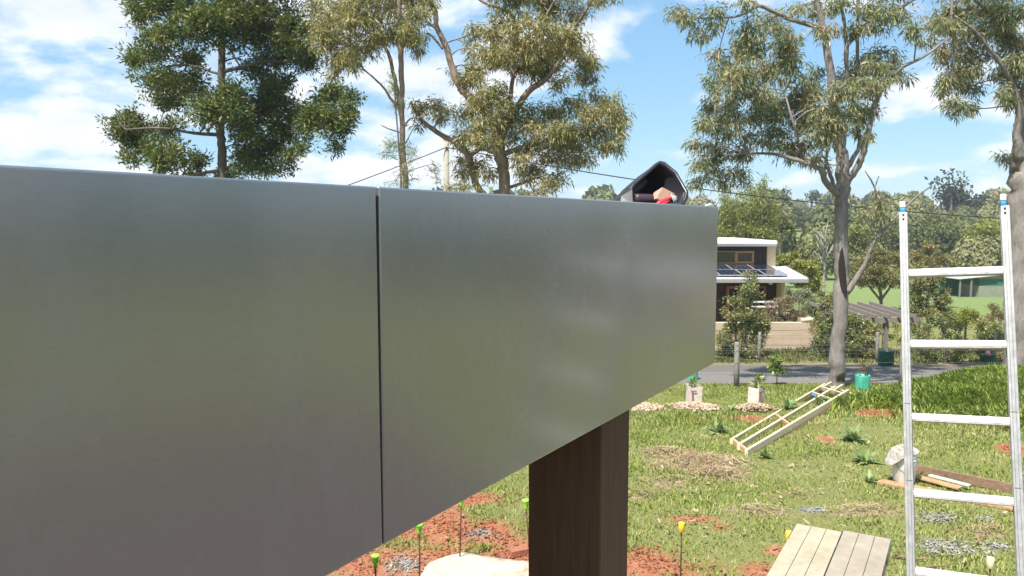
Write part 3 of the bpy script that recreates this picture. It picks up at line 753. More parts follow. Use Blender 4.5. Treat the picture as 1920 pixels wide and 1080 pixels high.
def board(pa, pb, w_, h_, mat, label, lift=.02, name='board', cat='board', grp='old boards by the pail', up=(0, 0, 1)):
    a_ = gat(*pa); b_ = gat(*pb)
    a_[2] = float(gz(a_[0], a_[1])) + lift + h_ / 2; b_[2] = float(gz(b_[0], b_[1])) + lift + h_ / 2
    o = obj(name, MB().beam(a_, b_, w_, h_, up), mat, origin=[(a_[0] + b_[0]) / 2, (a_[1] + b_[1]) / 2, min(a_[2], b_[2]) - h_ / 2], bevel=.003)
    return tag(o, label, cat, grp)
board((1648, 906), (1935, 963), .15, .035, ORW, 'long orange brown board in the grass, the pail stands on its left end', .005)
board((1712, 886), (1905, 926), .045, .11, OLDW, 'dark board on edge behind the pail, its top rim pale', .0)
board((1708, 897), (1800, 922), .12, .022, ORW, 'short pale board lying between the long board and the dark one', .03)
board((1742, 901), (1818, 921), .07, .016, plain('pale_green_sheet', lin(.50, .56, .50), .6, 0, .15, 20), 'narrow pale greenish strip lying on the boards by the pail', .06, 'strip', 'strip')

# timber frame lying up the flank of the mound
def onm(px, py, lift): q = gat(px, py); q[2] += lift; return q
lift = .11
RL = [(onm(1371, 834, lift - .07), onm(1546, 739, lift + .10), NEWW), (onm(1399, 855, lift - .07), onm(1590, 755, lift + .10), NEWW)]
RL.insert(1, ((RL[0][0] + RL[1][0]) / 2, (RL[0][1] + RL[1][1]) / 2, NEWW))
fb = RL[1][0] * .5 + RL[1][1] * .5; fb[2] = min(RL[1][0][2], RL[1][1][2]) - .1
fr = thing('timber_frame', 'long pale pine frame of three rails lying up the grassy mound', 'frame', fb)
axd = RL[1][1] - RL[1][0]; axd /= np.linalg.norm(axd)
sdv = RL[2][0] - RL[0][0]; sdv -= axd * (sdv @ axd); sdv /= np.linalg.norm(sdv)
uf = np.cross(sdv, axd); uf = uf if uf[2] > 0 else -uf
for i, (a_, b_, m_) in enumerate(RL):
    obj('rail', MB().beam(a_, b_, .045, .095, uf), m_, fr, bevel=.003)
    obj('lower_rail', MB().beam(a_ - uf * .0805 + axd * .02, b_ - uf * .0805 - axd * .03, .043, .060, uf), PINKW, fr, bevel=.003)
def across(t_, i, w_, h_, m_, nm='nogging', dz=0.0):
    p_ = RL[i][0] * (1 - t_) + RL[i][1] * t_; q_ = RL[i + 1][0] * (1 - t_) + RL[i + 1][1] * t_
    s_ = (q_ - p_) / np.linalg.norm(q_ - p_)
    obj(nm, MB().beam(p_ + s_ * .024 + uf * dz, q_ - s_ * .024 + uf * dz, w_, h_, uf), m_, fr, bevel=.003)
for t_ in (.012, .36, .80, .93):
    for i in (0, 1): across(t_, i, .045, .085, PINKW if t_ < .5 else NEWW, dz=-.004 if t_ < .5 else .0)
for i in range(2):
    e_ = RL[i][1]; s_ = (RL[2][1] - RL[0][1]) * .12
    obj('rail_end', MB().beam(e_ - axd * .42 + s_ + uf * .0 , e_ + axd * .42 + s_ , .045, .09, uf), NEWW, fr, bevel=.003)
obj('end_plate', MB().beam(RL[0][1] + axd * .33 + (RL[2][1] - RL[0][1]) * .06 - uf * .07, RL[2][1] + axd * .20 - uf * .07, .045, .05, uf), NEWW, fr)
BLU = plain('bright_blue_strap', lin(.02, .20, .60), .5)
for i, t_ in ((0, .79), (1, .79)):
    p_ = (RL[i][0] + RL[i + 1][0]) / 2 * (1 - t_) + (RL[i][1] + RL[i + 1][1]) / 2 * t_
    mb = MB(); R_ = random.Random(i + 3)
    for k in range(5):
        q_ = p_ + sdv * R_.uniform(-.07, .07) + axd * R_.uniform(-.09, .05) - uf * .02
        mb.tube([q_ - sdv * .04 - uf * .02, q_ + uf * .035, q_ + sdv * .05 - uf * .01], [.008, .014, .007], 6)
    tag(obj('strap', mb, BLU, fr, smooth=True), 'bunched blue strapping between the rails')

# broad-leaved weeds and fallen sticks in the lawn
WEED = leafmat('weed_leaf', [lin(.13, .19, .06), lin(.20, .28, .10), lin(.29, .38, .16), lin(.38, .45, .21)], .35, .45, .35)
def weed(px, py, s_, n_, label, seed):
    r = np.random.default_rng(seed); b = gat(px, py); V = []
    for k in range(n_):
        a_ = r.uniform(0, 6.28); L_ = s_ * r.uniform(.6, 1.1); el = r.uniform(.25, 1.2); d_ = np.array([math.cos(a_) * math.cos(el), math.sin(a_) * math.cos(el), math.sin(el)]); s2 = np.array([-math.sin(a_), math.cos(a_), 0]) * L_ * .13
        p1 = b + d_ * L_ * .5; p2 = b + d_ * L_ - UP * L_ * .22 * math.cos(el)
        V += [b - s2 * .3, b + s2 * .3, p1 + s2, p1 - s2, p1 - s2, p1 + s2, p2 + s2 * .15, p2 - s2 * .15]
    tag(npmesh('weed', np.array(V), 4, WEED, origin=b), label, 'weed', 'broad leaved weeds in the lawn')
for i, (px, py, s_, n_, lb) in enumerate(((1345, 812, .28, 30, 'dark broad leaved weed left of the near end of the timber frame'), (1478, 768, .30, 34, 'broad leaved weed just behind the middle of the timber frame'), (1432, 858, .20, 26, 'low dark weed at the near end of the timber frame'),
        (1600, 828, .30, 40, 'grey green weed clump below the far end of the timber frame'), (1622, 868, .26, 30, 'upright weed clump left of the pail'), (1630, 905, .18, 22, 'weed rosette at the left tip of the long board'), (1370, 772, .2, 22, 'bluish weed by the red soil below the corner on guard'))):
    weed(px, py, s_, n_, lb, 300 + i)
def stick(pa, pb, r_, label):
    a_, b_ = gat(*pa), gat(*pb); m_ = (a_ + b_) / 2 + PN * .03
    for q in (a_, b_, m_): q[2] = float(gz(q[0], q[1])) + r_ + .02
    tag(obj('stick', MB().tube(cr0([a_, m_, b_]), [r_, r_ * .9, r_ * .8, r_ * .6, r_ * .4], 6), OLDW, origin=m_, smooth=True), label, 'stick', 'fallen sticks')
def cr0(P): return [P[0], (P[0] + P[1]) / 2, P[1], (P[1] + P[2]) / 2 + UP * .01, P[2]]
stick((1672, 1048), (1752, 1057), .012, 'thin brown stick between the scaffold planks and the ladder')
stick((1735, 1068), (1792, 1063), .010, 'short stick lying low between the ladder stiles')

# ------------------------------------------------------------------ young plants in guards along the road
leaf_young = leafmat('young_leaf', [lin(.05, .10, .015), lin(.11, .19, .03), lin(.24, .30, .06), lin(.40, .36, .08)], .3, .4)
leaf_red = leafmat('red_young_leaf', [lin(.09, .10, .03), lin(.16, .14, .04), lin(.26, .14, .07), lin(.22, .20, .06)], .25, .4)
STEM = plain('thin_stem', lin(.12, .08, .05), .8)
def leafV(C, rng, per, L, W, droop, spread, up=0.0):
    C = np.repeat(np.asarray(C, float), per, 0); m = len(C)
    d = rng.normal(0, 1, (m, 3)); d /= np.linalg.norm(d, axis=1)[:, None]
    b = C + d * spread * rng.uniform(0, 1, (m, 1))
    e = d + np.array([0, 0, up - droop]); e /= np.linalg.norm(e, axis=1)[:, None] + 1e-6
    s = np.cross(e, rng.normal(0, 1, (m, 3))); s /= np.linalg.norm(s, axis=1)[:, None] + 1e-6
    l = (L * rng.uniform(.6, 1.25, m))[:, None]; w = (W * rng.uniform(.7, 1.25, m))[:, None] / 2
    q = np.cross(e, s)
    tip = b + e * l - np.array([0, 0, 1]) * l * droop * .25
    mid = b + e * l * .45 + q * w * .35
    return np.stack([b, mid + s * w, tip, mid - s * w], 1).reshape(-1, 3)
def seedling(base, h, n, L, W, mat, label, seed, grp='seedlings in tree guards', spread=.06):
    r = np.random.default_rng(seed)
    t = thing('seedling', label, 'seedling', base, grp)
    top = base + np.array([r.uniform(-.02, .02), r.uniform(-.02, .02), h])
    obj('stem', MB().tube([base - UP * .02, (base + top) / 2 + np.array([.01, 0, 0]), top], [.006, .005, .003], 6), STEM, t, smooth=True)
    C = np.stack([base + (top - base) * q + np.array([r.uniform(-1, 1) * spread * .5, r.uniform(-1, 1) * spread * .5, 0]) for q in np.linspace(.45, 1, n)])
    npmesh('foliage', leafV(C, r, 7, L, W, .15, spread, .45), 4, mat, t)
SLV = NT('pink_white_corflute'); v = SLV.coord('Object'); q1 = SLV.noise(v, 9, 6, .7); q2 = SLV.noise(SLV.coord('Object', (90, 90, 1)), 1, 2)
SLV.set(col=SLV.mix(.25, SLV.ramp(q1, [(.3, lin(.42, .30, .24)), (.48, lin(.62, .52, .46)), (.7, lin(.70, .62, .56))]), SLV.ramp(q2, [(.3, lin(.45, .36, .31)), (.7, lin(.72, .64, .58))])), rough=.55, spec=.35); SLV = SLV.m
STK = plain('brown_stake', lin(.22, .13, .10), .8, 0, .3, 20)
def sleeve(b, w_, h_, rot):
    t = thing('tree_guard', 'x', 'tree guard', b, 'square pale tree guards in the grass')
    ca, sa = math.cos(rot), math.sin(rot); X_ = np.array([ca, sa, 0]); Y_ = np.array([-sa, ca, 0]); w2 = w_ / 2; th = .004
    mb = MB(); co = [(-1, -1), (1, -1), (1, 1), (-1, 1)]
    vs = []
    for z_, f_ in ((0.0, 1.0), (h_, 1.0), (h_, 1 - th / w2), (0.0, 1 - th / w2)):
        for i, j in co:
            vs.append(b + X_ * i * w2 * f_ + Y_ * j * w2 * f_ + UP * (z_ + .012 * (i * .4 + j * .3) * (z_ > 0)) + (X_ * .02 * (z_ > 0)))
    fs = [(r_ * 4 + k, r_ * 4 + (k + 1) % 4, (r_ + 1) * 4 + (k + 1) % 4, (r_ + 1) * 4 + k) for r_ in range(3) for k in range(4)]
    obj('sleeve', mb.add(vs, fs), SLV, t)
    obj('stake', MB().beam(b - X_ * w2 * .45 - Y_ * (w2 + .014) - UP * .05, b - X_ * w2 * .45 - Y_ * (w2 + .014) + UP * h_ * .82, .022, .022, (1, 0, 0)), STK, t)
    obj('tie', MB().obox(b - X_ * w2 * .3 - Y_ * (w2 + .026) + UP * h_ * .80, X_ * .06, Y_ * .003, UP * .012), STK, t)
    return t
gl = [(1190, 757, 'square pale tree guard at the top of the brown post, mostly behind the grey fascia', .05),
      (1300, 757, 'square pale tree guard with a left side stake, before a teal guard', .04),
      (1417, 761, 'square pale tree guard turned corner on, right of the grey fence post', .75)]
for px, py, lb, ro in gl:
    b = gat(px, py); g = sleeve(b, .27 if ro < .5 else .235, .385, ro); g['label'] = lb
seedling(gat(1300, 757) + UP * .30, .22, 5, .13, .04, leaf_young, 'yellow green seedling rising from the pale guard before the teal guard', 3)
seedling(gat(1417, 761) + UP * .30, .26, 6, .15, .045, leaf_young, 'bright seedling with broad yellow leaves in the corner on pale guard', 4)
b = gat(1717, 744)
sm_ = sleeve(b, .16, .16, .2); sm_['label'] = 'small low pale guard just right of the left ladder stile, by the road'
TEAL = NT('teal_plastic_bag'); v = TEAL.coord('Object', (6, 6, 1.5)); q1 = TEAL.noise(v, 2, 4, .6)
TEAL.set(col=TEAL.ramp(q1, [(.3, lin(.03, .28, .20)), (.7, lin(.09, .46, .34))]), rough=.35, spec=.5); TEAL.bump(q1, .6, .03); TEAL = TEAL.m
DKG = plain('dark_green_plastic', lin(.01, .085, .055), .4, 0, .2, 6)
def bag(b, r_, h_, mat, label, name='tree_guard', cat='tree guard', grp='coloured plastic tree guards'):
    t = thing(name, label, cat, b, grp); n_ = 14
    prof = [(1.0, 0), (1.03, .3), (.98, .6), (1.06, .97), (1.05, 1.0), (1.0, .99), (.96, .5), (.96, .05)]
    rr = random.Random(int(b[0] * 100)); ph = [1 + rr.uniform(-.07, .07) for _ in range(n_)]
    vs = [b + np.array([r_ * f_ * ph[k] * math.cos(2 * math.pi * k / n_), r_ * f_ * ph[k] * math.sin(2 * math.pi * k / n_), h_ * z_ * (1 + (.03 * (ph[k] - 1) * 8 if z_ > .9 else 0))]) for f_, z_ in prof for k in range(n_)]
    fs = [(i * n_ + k, i * n_ + (k + 1) % n_, (i + 1) * n_ + (k + 1) % n_, (i + 1) * n_ + k) for i in range(len(prof) - 1) for k in range(n_)]
    obj('plastic_wrap', MB().add(vs, fs), mat, t, smooth=True)
    for k in range(3):
        a_ = 2.1 * k + .5; p_ = b + np.array([math.cos(a_), math.sin(a_), 0]) * r_ * .93
        obj('stake', MB().tube([p_ - UP * .05, p_ + UP * h_ * 1.1], .009, 6), STK, t)
    return t
b = gat(1297, 714); bag(b, .17, .34, TEAL, 'teal plastic guard behind the pale one, partly under the fascia corner')
seedling(b + UP * .25, .24, 5, .12, .035, leaf_red, 'dark reddish seedling in the teal guard under the fascia corner', 5)
b = at(1617, 730, 18.7); b[2] = gz(b[0], b[1]); bag(b, .175, .36, TEAL, 'teal plastic guard in the grass just right of the big gum trunk')
seedling(b + UP * .25, .42, 7, .13, .03, leaf_red, 'reddish leaved seedling in the teal guard right of the gum trunk', 6)
b = gat(1660, 687); bag(b, .22, .50, DKG, 'dark green pot beyond the road under the pergola post', 'plant_pot', 'pot', 'dark green pots beyond the road')
b = at(1851, 692, 24.9); b[2] = gz(b[0], b[1]); bag(b, .22, .26, DKG, 'dark green pot beyond the road seen between the ladder stiles', 'plant_pot', 'pot', 'dark green pots beyond the road')
mb = MB().lathe(b + UP * .22, [(.07, 0), (.075, .1), (.06, .16), (.02, .19)], 12)
tag(obj('flower_bunch', mb, plain('red_white_paint', lin(.62, .28, .26), .6, 0, .6, 14), origin=b + UP * .22, smooth=True), 'red and white bunch on top of the dark green pot', 'flowers')
# saplings on the near verge
def sapling(px, py, ptop, label, seed, leafm, nC=14, L=.12, W=.045):
    b = gat(px, py); k = F / b[1]; h = (py - ptop) / k; r = np.random.default_rng(seed)
    t = thing('sapling', label, 'sapling', b, 'saplings by the road')
    tr = MB(); tr.tube([b - UP * .03, b + np.array([.01, 0, h * .5]), b + np.array([0, 0, h])], [.014, .011, .005], 7)
    C = []
    for i in range(nC):
        q = r.uniform(.42, 1); a_ = r.uniform(0, 6.28); l_ = h * .30 * (1.25 - q) * r.uniform(.5, 1.2); e_ = b + np.array([math.cos(a_) * l_, math.sin(a_) * l_, h * q + l_ * .35])
        tr.tube([b + UP * h * (q - .05), e_], [.005, .003], 5); C += [e_, e_ * .6 + (b + UP * h * q) * .4]
    obj('trunk', tr, STEM, t, smooth=True)
    npmesh('crown', leafV(C, r, 8, L, W, .3, .07), 4, leafm, t)
sapling(1456, 723, 668, 'thin green sapling on the near road verge right of the grey fence post', 11, leaf_young, 20, .13, .05)

# ------------------------------------------------------------------ wire fences on both sides of the road
GREYP = woodmat('silvered_fence_post', lin(.15, .135, .12), lin(.25, .23, .205), lin(.36, .33, .29), 4)
WIRE = plain('fence_wire', lin(.18, .18, .17), .5, .6)
def fence(y0, xs_, hpost, r_, wires, label, tops=None, mesh=False):
    b = np.array([xs_[len(xs_) // 2], y0, float(gz(xs_[len(xs_) // 2], y0))])
    t = thing('wire_fence', label, 'fence', b, 'wire fences along the road')
    R_ = random.Random(int(y0 * 7)); P = []
    for x_ in xs_:
        z_ = float(gz(x_, y0)); lx_ = R_.uniform(-.05, .05)
        obj('post', MB().tube([(x_, y0, z_ - .1), (x_ + lx_ * .5, y0, z_ + hpost * .5), (x_ + lx_, y0, z_ + hpost - .02), (x_ + lx_, y0, z_ + hpost)], [r_ * 1.06, r_, r_ * .95, r_ * .8], 10), GREYP, t, smooth=True)
        P.append((x_, z_, lx_))
    for h_ in wires:
        pts = [np.array([x_ + lx_ * h_ / hpost, y0 - r_ - .004, z_ + h_]) for x_, z_, lx_ in P]
        mb = MB(); mb.tube(pts, .0035, 5); obj('wire', mb, WIRE, t)
    if mesh:
        mb = MB()
        for k in range(int((xs_[-1] - xs_[0]) / .3)):
            x_ = xs_[0] + .15 + k * .3; z_ = float(np.interp(x_, xs_, [p_[1] for p_ in P])); mb.tube([(x_, y0 - r_ - .004, z_ + wires[0]), (x_, y0 - r_ - .004, z_ + wires[-1])], .0025, 4)
        obj('wire_mesh', mb, WIRE, t)
    return t
p0 = gat(1381, 727); p1 = at(1690, 727, p0[1])
dx = p1[0] - p0[0]
fence(p0[1], [p0[0] + dx * k for k in range(-4, 6)], 1.15, .066, (.35, .65, .95, 1.08), 'old grey post and wire fence along the near side of the road')
q0 = at(1533, 686, 25.4); q1_ = at(1643, 686, 25.4); dd = (q1_[0] - q0[0])
fence(25.4, [q0[0] + dd * k for k in range(-3, 12, 2)], 1.0, .055, (.15, .30, .45, .60, .75, .9), 'low post and netting fence on the far side of the road', mesh=True)

# power pole and wire
pp = at(837, 300, 35); pz = float(gz(pp[0], pp[1])); ptop = at(836, 262, 35)
PWD = woodmat('green_grey_pole', lin(.22, .21, .16), lin(.32, .31, .25), lin(.40, .39, .33), 2)
pole = thing('power_pole', 'slim greenish timber power pole between the slender tree and the big branching gum', 'power pole', [pp[0], pp[1], pz])
obj('shaft', MB().tube([(pp[0], 35, pz - .2), (pp[0], 35, (pz + ptop[2]) / 2), (pp[0], 35, ptop[2])], [.155, .14, .125], 14), PWD, pole, smooth=True)
obj('pole_cap', MB().lathe([pp[0], 35, ptop[2]], [(.135, -.03), (.135, .02), (.02, .05)], 14), STEEL, pole)
hook = np.array([pp[0], 34.85, at(837, 277, 35)[2]])
obj('hook', MB().beam(hook + np.array([0, .1, 0]), hook + np.array([0, -.02, 0]), .05, .05), STEEL, pole)
CAB = plain('black_cable', lin(.02, .02, .02), .6)
def hyper(pts, n_):
    pts = np.asarray(pts, float); u = np.linspace(0, 1, len(pts)); co = np.polyfit(u, pts, min(3, len(pts) - 1)); w_ = np.linspace(0, 1, n_)
    return sum(c_[None] * (w_[:, None] ** (len(co) - 1 - i)) for i, c_ in enumerate(co))
cb = thing('power_line', 'black cable sagging from the power pole past the black tub to the right', 'cable', [hook[0], hook[1], hook[2]])
Rr = [hook, at(1090, 319, 35.8), at(1290, 350, 36.6), at(1470, 377, 37.4), at(1875, 408, 39.0), at(2250, 425, 41)]
pts = np.array(Rr); xs_ = pts[:, 0]; X_ = np.linspace(xs_[0], xs_[-1], 60)
cy = np.polyfit(xs_, pts[:, 1], 2); cz = np.polyfit(xs_, pts[:, 2], 3)
Pc = np.stack([X_, np.polyval(cy, X_), np.polyval(cz, X_)], -1); Pc[0] = hook
obj('cable', MB().tube(Pc, .026, 6), CAB, cb, smooth=True)
L_ = at(645, 347, 33.5); E_ = L_ + (L_ - hook) * 1.2
Pl = np.array([hook * (1 - t_) + E_ * t_ - UP * .5 * t_ * (1 - t_) for t_ in np.linspace(0, 1, 24)]); Pl += (L_ - Pl[np.argmin(np.abs(Pl[:, 0] - L_[0]))]) * np.linspace(0, 1, 24)[:, None]
cb2 = thing('power_line', 'black cable falling from the power pole down to the left behind the fascia', 'cable', [hook[0], hook[1], hook[2]])
obj('cable', MB().tube(Pl, .022, 6), CAB, cb2, smooth=True)

# ------------------------------------------------------------------ garden wall and house
WALL = NT('rammed_earth'); v = WALL.coord('Object', (.4, .4, 5)); q1 = WALL.noise(v, 2.2, 5, .6); q2 = WALL.noise(WALL.coord('Object'), 20, 5, .7)
WALL.set(col=WALL.mix(.35, WALL.ramp(q1, [(.3, lin(.47, .35, .25)), (.7, lin(.60, .47, .35))]), WALL.ramp(q2, [(.3, lin(.44, .33, .24)), (.7, lin(.62, .50, .39))])), rough=.95, spec=.15); WALL.bump(q2, .4, .02)
a = at(1300, 605, 30.0); b = at(1532, 605, 30.0)
gw = thing('garden_wall', 'pale sandy rammed earth garden wall between two bushes, across the road', 'wall', [(a[0] + b[0]) / 2, 30.15, float(gz(a[0], 30))])
nL = 5; zb = float(gz((a[0] + b[0]) / 2, 30)) - .25; zt = a[2]
for k in range(nL):
    z0 = zb + (zt - zb) * k / nL; z1 = zb + (zt - zb) * (k + 1) / nL
    obj('earth_course', MB().box(a[0] - 6, b[0], 30.0 + .006 * (k % 2), 30.30, z0, z1 - .008), WALL.m, gw)
obj('wall_core', MB().box(a[0] - 5.99, b[0] - .01, 30.02, 30.28, zb, zt - .01), WALL.m, gw)
st0 = at(1515, 600, 31.2)
obj('side_return', MB().box(b[0] - .30, b[0] - .02, 30.302, 33, zb, zt + .05), WALL.m, gw)
STONE = plain('pale_garden_stone', lin(.48, .42, .34), .9, 0, .3, 12, .5)
for k, (px, py, s_) in enumerate(((1516, 598, .16), (1528, 604, .14), (1507, 603, .12))):
    c_ = at(px, py, 30.15); c_[2] = zt + s_ * .6
    if c_[0] > b[0] - .1: c_[0] = b[0] - .16
    mb = MB().lathe(c_, [(.3 * s_, -.6 * s_), (.9 * s_, -.3 * s_), (1.05 * s_, .1 * s_), (.6 * s_, .6 * s_), (.1 * s_, .7 * s_)], 8)
    tag(obj('stone', mb, STONE, origin=c_ - UP * s_ * .6, smooth=True), ['round pale stone on the end of the sandy garden wall', 'pale stone at the very corner of the sandy garden wall', 'smallest pale stone on the sandy garden wall'][k], 'stone', 'stones on the garden wall')

CREAM = plain('cream_render', lin(.62, .46, .31), .85, 0, .06, 5, .1)
DKCL = woodmat('dark_timber_cladding', lin(.025, .020, .018), lin(.05, .038, .032), lin(.085, .062, .05), 5)
WHT = plain('white_roof_sheet', lin(.78, .78, .78), .4, .1, .04)
GUT = plain('pale_grey_gutter', lin(.34, .335, .32), .45, .2, .06)
FRM = plain('orange_timber_frame', lin(.42, .22, .10), .55, 0, .2, 12)
CEDAR = plain('red_cedar_door', lin(.30, .10, .045), .6, 0, .2, 10)
GLS = NT('window_glass'); GLS.set(col=lin(.02, .025, .03), rough=.04, spec=.8, metal=0.0); GLS = GLS.m
HY = 34.0
e0 = at(1513, 530, HY); z_eave = at(1400, 522, HY)[2]; bk_ = at(1487, 499.5, 36.8)
xr0 = e0[0]; xl = at(1150, 530, HY)[0]; ztop = bk_[2]; zg = float(gz(xr0, 36)) - .1
house = thing('house', 'modern dark timber house with white roofs and solar panels, across the road', 'house', [(xl + xr0) / 2, 36, zg])
# porch roof: corrugated sheets sloping up to the clerestory
rs = MB(); npan = 70; y0, y1 = HY, 36.85; X0 = np.linspace(xl, xr0, npan * 4 + 1)
def zr_(y): return z_eave + (ztop - z_eave) * (y - y0) / (y1 - y0)
wv = .012 * np.cos(np.linspace(0, npan * 2 * math.pi, npan * 4 + 1))
top = [(x_, y_, zr_(y_) + w_) for y_ in (y0 - .05, y1) for x_, w_ in zip(X0, wv)]
m_ = len(X0); rs.add(top, [(k, k + 1, m_ + k + 1, m_ + k) for k in range(m_ - 1)])
obj('porch_roof', rs, WHT, house, smooth=True)
obj('gutter', MB().box(xl, xr0 + .02, y0 - .16, y0 - .02, z_eave - .19, z_eave - .025), GUT, house, bevel=.015)
obj('barge_board', MB().add([(xr0 + .02, y0 - .02, z_eave - .2), (xr0 + .06, y0 - .02, z_eave - .2), (xr0 + .06, y1, ztop - .2), (xr0 + .02, y1, ztop - .2), (xr0 + .02, y0 - .02, z_eave + .03), (xr0 + .06, y0 - .02, z_eave + .03), (xr0 + .06, y1, ztop + .03), (xr0 + .02, y1, ztop + .03)],
    [(0, 3, 2, 1), (4, 5, 6, 7), (0, 1, 5, 4), (1, 2, 6, 5), (2, 3, 7, 6), (3, 0, 4, 7)]), GUT, house)
obj('soffit', MB().box(xl, xr0, y0, y1 + .1, z_eave - .20, z_eave - .17), WHT, house)
# solar panels in two rows, standing a little above the roof
SOL = NT('solar_cells'); SOL.set(col=lin(.012, .018, .045), rough=.09, spec=.7); SOL.b.inputs['Coat Weight'].default_value = 1.0; SOL.b.inputs['Coat Roughness'].default_value = .03; SOL = SOL.m
FRA = plain('anodised_frame', lin(.5, .5, .52), .4, .6)
pxr = at(1478, 520, HY + .25)[0]; pwid = 1.0
for row in range(2):
    ya, yb_ = y0 + .16 + row * 1.30, y0 + .16 + row * 1.30 + 1.26
    for k in range(7):
        xb = pxr - .10 * row - k * (pwid + .02); xa = xb - pwid
        za, zb_ = zr_(ya) + .10, zr_(yb_) + .10
        dy = np.array([0, yb_ - ya, zb_ - za]) / 2; cc = np.array([(xa + xb) / 2, (ya + yb_) / 2, (za + zb_) / 2]); nn_ = np.cross([1, 0, 0], dy / np.linalg.norm(dy))
        fr_ = obj('solar_panel', MB().obox(cc, [pwid / 2, 0, 0], dy, nn_ * .02), FRA, house)
        cells = MB()
        for i in range(4):
            for j in range(4):
                ce = cc + np.array([(i - 1.5) * pwid * .235, 0, 0]) + dy * (j - 1.5) * .475 + nn_ * .0225
                cells.obox(ce, [pwid * .113, 0, 0], dy * .228, nn_ * .002)
        obj('cell_grid', cells, SOL, fr_)
# clerestory storey
CY = 36.85; zc0 = ztop - .05; zc1 = at(1400, 462, CY)[2]; xw = at(1453, 480, CY)[0]; xp = at(1437, 480, CY)[0]
x_ = xp - .2; k = 0
while x_ > xl:
    obj('cladding_board', MB().box(x_ + .006, x_ + .194, CY + .004 * (k % 2), CY + .06, zc0, zc1), DKCL, house); x_ -= .2; k += 1
obj('upper_wall', MB().box(xl, xp, CY + .06, CY + 6, zc0, zc1), DKCL, house)
obj('corner_pier', MB().box(xp, xw, CY - .12, CY + 6.0, zc0 - .3, zc1), CREAM, house, bevel=.01)
zt1 = at(1400, 451, CY - .5)[2]; zt0 = at(1400, 461.5, CY - .5)[2]; xro = at(1456, 455, CY - .5)[0]
obj('upper_roof', MB().box(xl, xro, CY - .5, CY + 6.6, zt1 - .05, zt1), WHT, house)
obj('upper_fascia', MB().box(xl, xro + .01, CY - .52, CY - .46, zt0 - .01, zt1 - .052), WHT, house)
obj('upper_gutter', MB().box(xl, xro + .01, CY - .60, CY - .522, zt0 + .09, zt1 - .02), WHT, house, bevel=.02)
obj('upper_soffit', MB().box(xl, xro - .01, CY - .458, CY - .001, zt0 - .0, zt0 + .03), GUT, house)
def window(x0, x1, z0, z1, y_, fw, name='window', fm=None):
    f = MB(); fm = fm or FRM
    f.box(x0, x1, y_ - .07, y_ + .01, z1 - fw, z1); f.box(x0, x1, y_ - .07, y_ + .01, z0, z0 + fw); f.box(x0, x0 + fw, y_ - .07, y_ + .01, z0 + fw, z1 - fw); f.box(x1 - fw, x1, y_ - .07, y_ + .01, z0 + fw, z1 - fw)
    o = obj(name, f, fm, house)
    obj('pane', MB().box(x0 + fw, x1 - fw, y_ - .03, y_ - .018, z0 + fw, z1 - fw), GLS, o); return o
wx0, wx1 = at(1379, 480, CY)[0], at(1413, 480, CY)[0]; wz0, wz1 = at(1400, 494, CY)[2], at(1400, 470.5, CY)[2]
window(wx0, wx1, wz0, wz1, CY - .005, .095)
lw0 = at(1348, 480, CY)[0]
window(lw0 - 1.6, wx0 - .005, wz0, wz1, CY - .005, .045)
window(lw0 - 3.4, lw0 - 1.62, wz0, wz1, CY - .005, .045)
# ground storey under the porch
PY_ = 35.6; zl1 = z_eave - .2
xq0, xq1 = at(1456, 545, PY_ - .6)[0], at(1470, 545, PY_ - .6)[0]
x_ = xq0; k = 0
dx0, dx1 = at(1361, 560, PY_)[0], at(1393, 560, PY_)[0]
while x_ > xl:
    if not (dx0 - .2 < x_ < dx1 + .0): obj('cladding_board', MB().box(x_ + .006, x_ + .194, PY_ + .004 * (k % 2), PY_ + .06, zg, zl1), DKCL, house)
    x_ -= .2; k += 1
obj('lower_wall', MB().box(xl, xq1, PY_ + .06, PY_ + 8, zg, zl1), DKCL, house)
obj('corner_pier', MB().box(xq0 + .2, xq1 + .02, PY_ - .65, PY_ + .055, zg, zl1), CREAM, house, bevel=.01)
dr = window(dx0, dx1, zg + .25, at(1400, 536, PY_)[2], PY_ - .005, .12, 'door', CEDAR)
cdw = at(1418, 560, PY_)[0]; 
window(cdw, cdw + .42, zg + .5, at(1400, 537, PY_)[2], PY_ - .005, .09, 'window', CEDAR)
lm = at(1445, 534, PY_ - .3); obj('porch_lamp', MB().lathe([lm[0], PY_ - .3, zl1 - .02], [(.05, .02), (.10, -.03), (.11, -.10), (.06, -.16), (.02, -.17)], 12), WHT, house, smooth=True)
# low white bench rails in front of the porch
bn = at(1432, 575, 33.4)
bt = thing('garden_bench', 'pale slatted bench rails showing above the shrubs before the porch', 'bench', [bn[0], 33.4, float(gz(bn[0], 33.4))])
for z_ in (at(1430, 566, 33.4)[2], at(1430, 575, 33.4)[2]):
    obj('rail', MB().box(bn[0] - .55, bn[0] + .65, 33.4, 33.44, z_ - .035, z_ + .035), WHT, bt)
for q in (-.5, .6): obj('leg', MB().box(bn[0] + q - .03, bn[0] + q + .03, 33.44, 33.5, float(gz(bn[0], 33.4)) - .05, at(1430, 564, 33.4)[2]), WHT, bt)

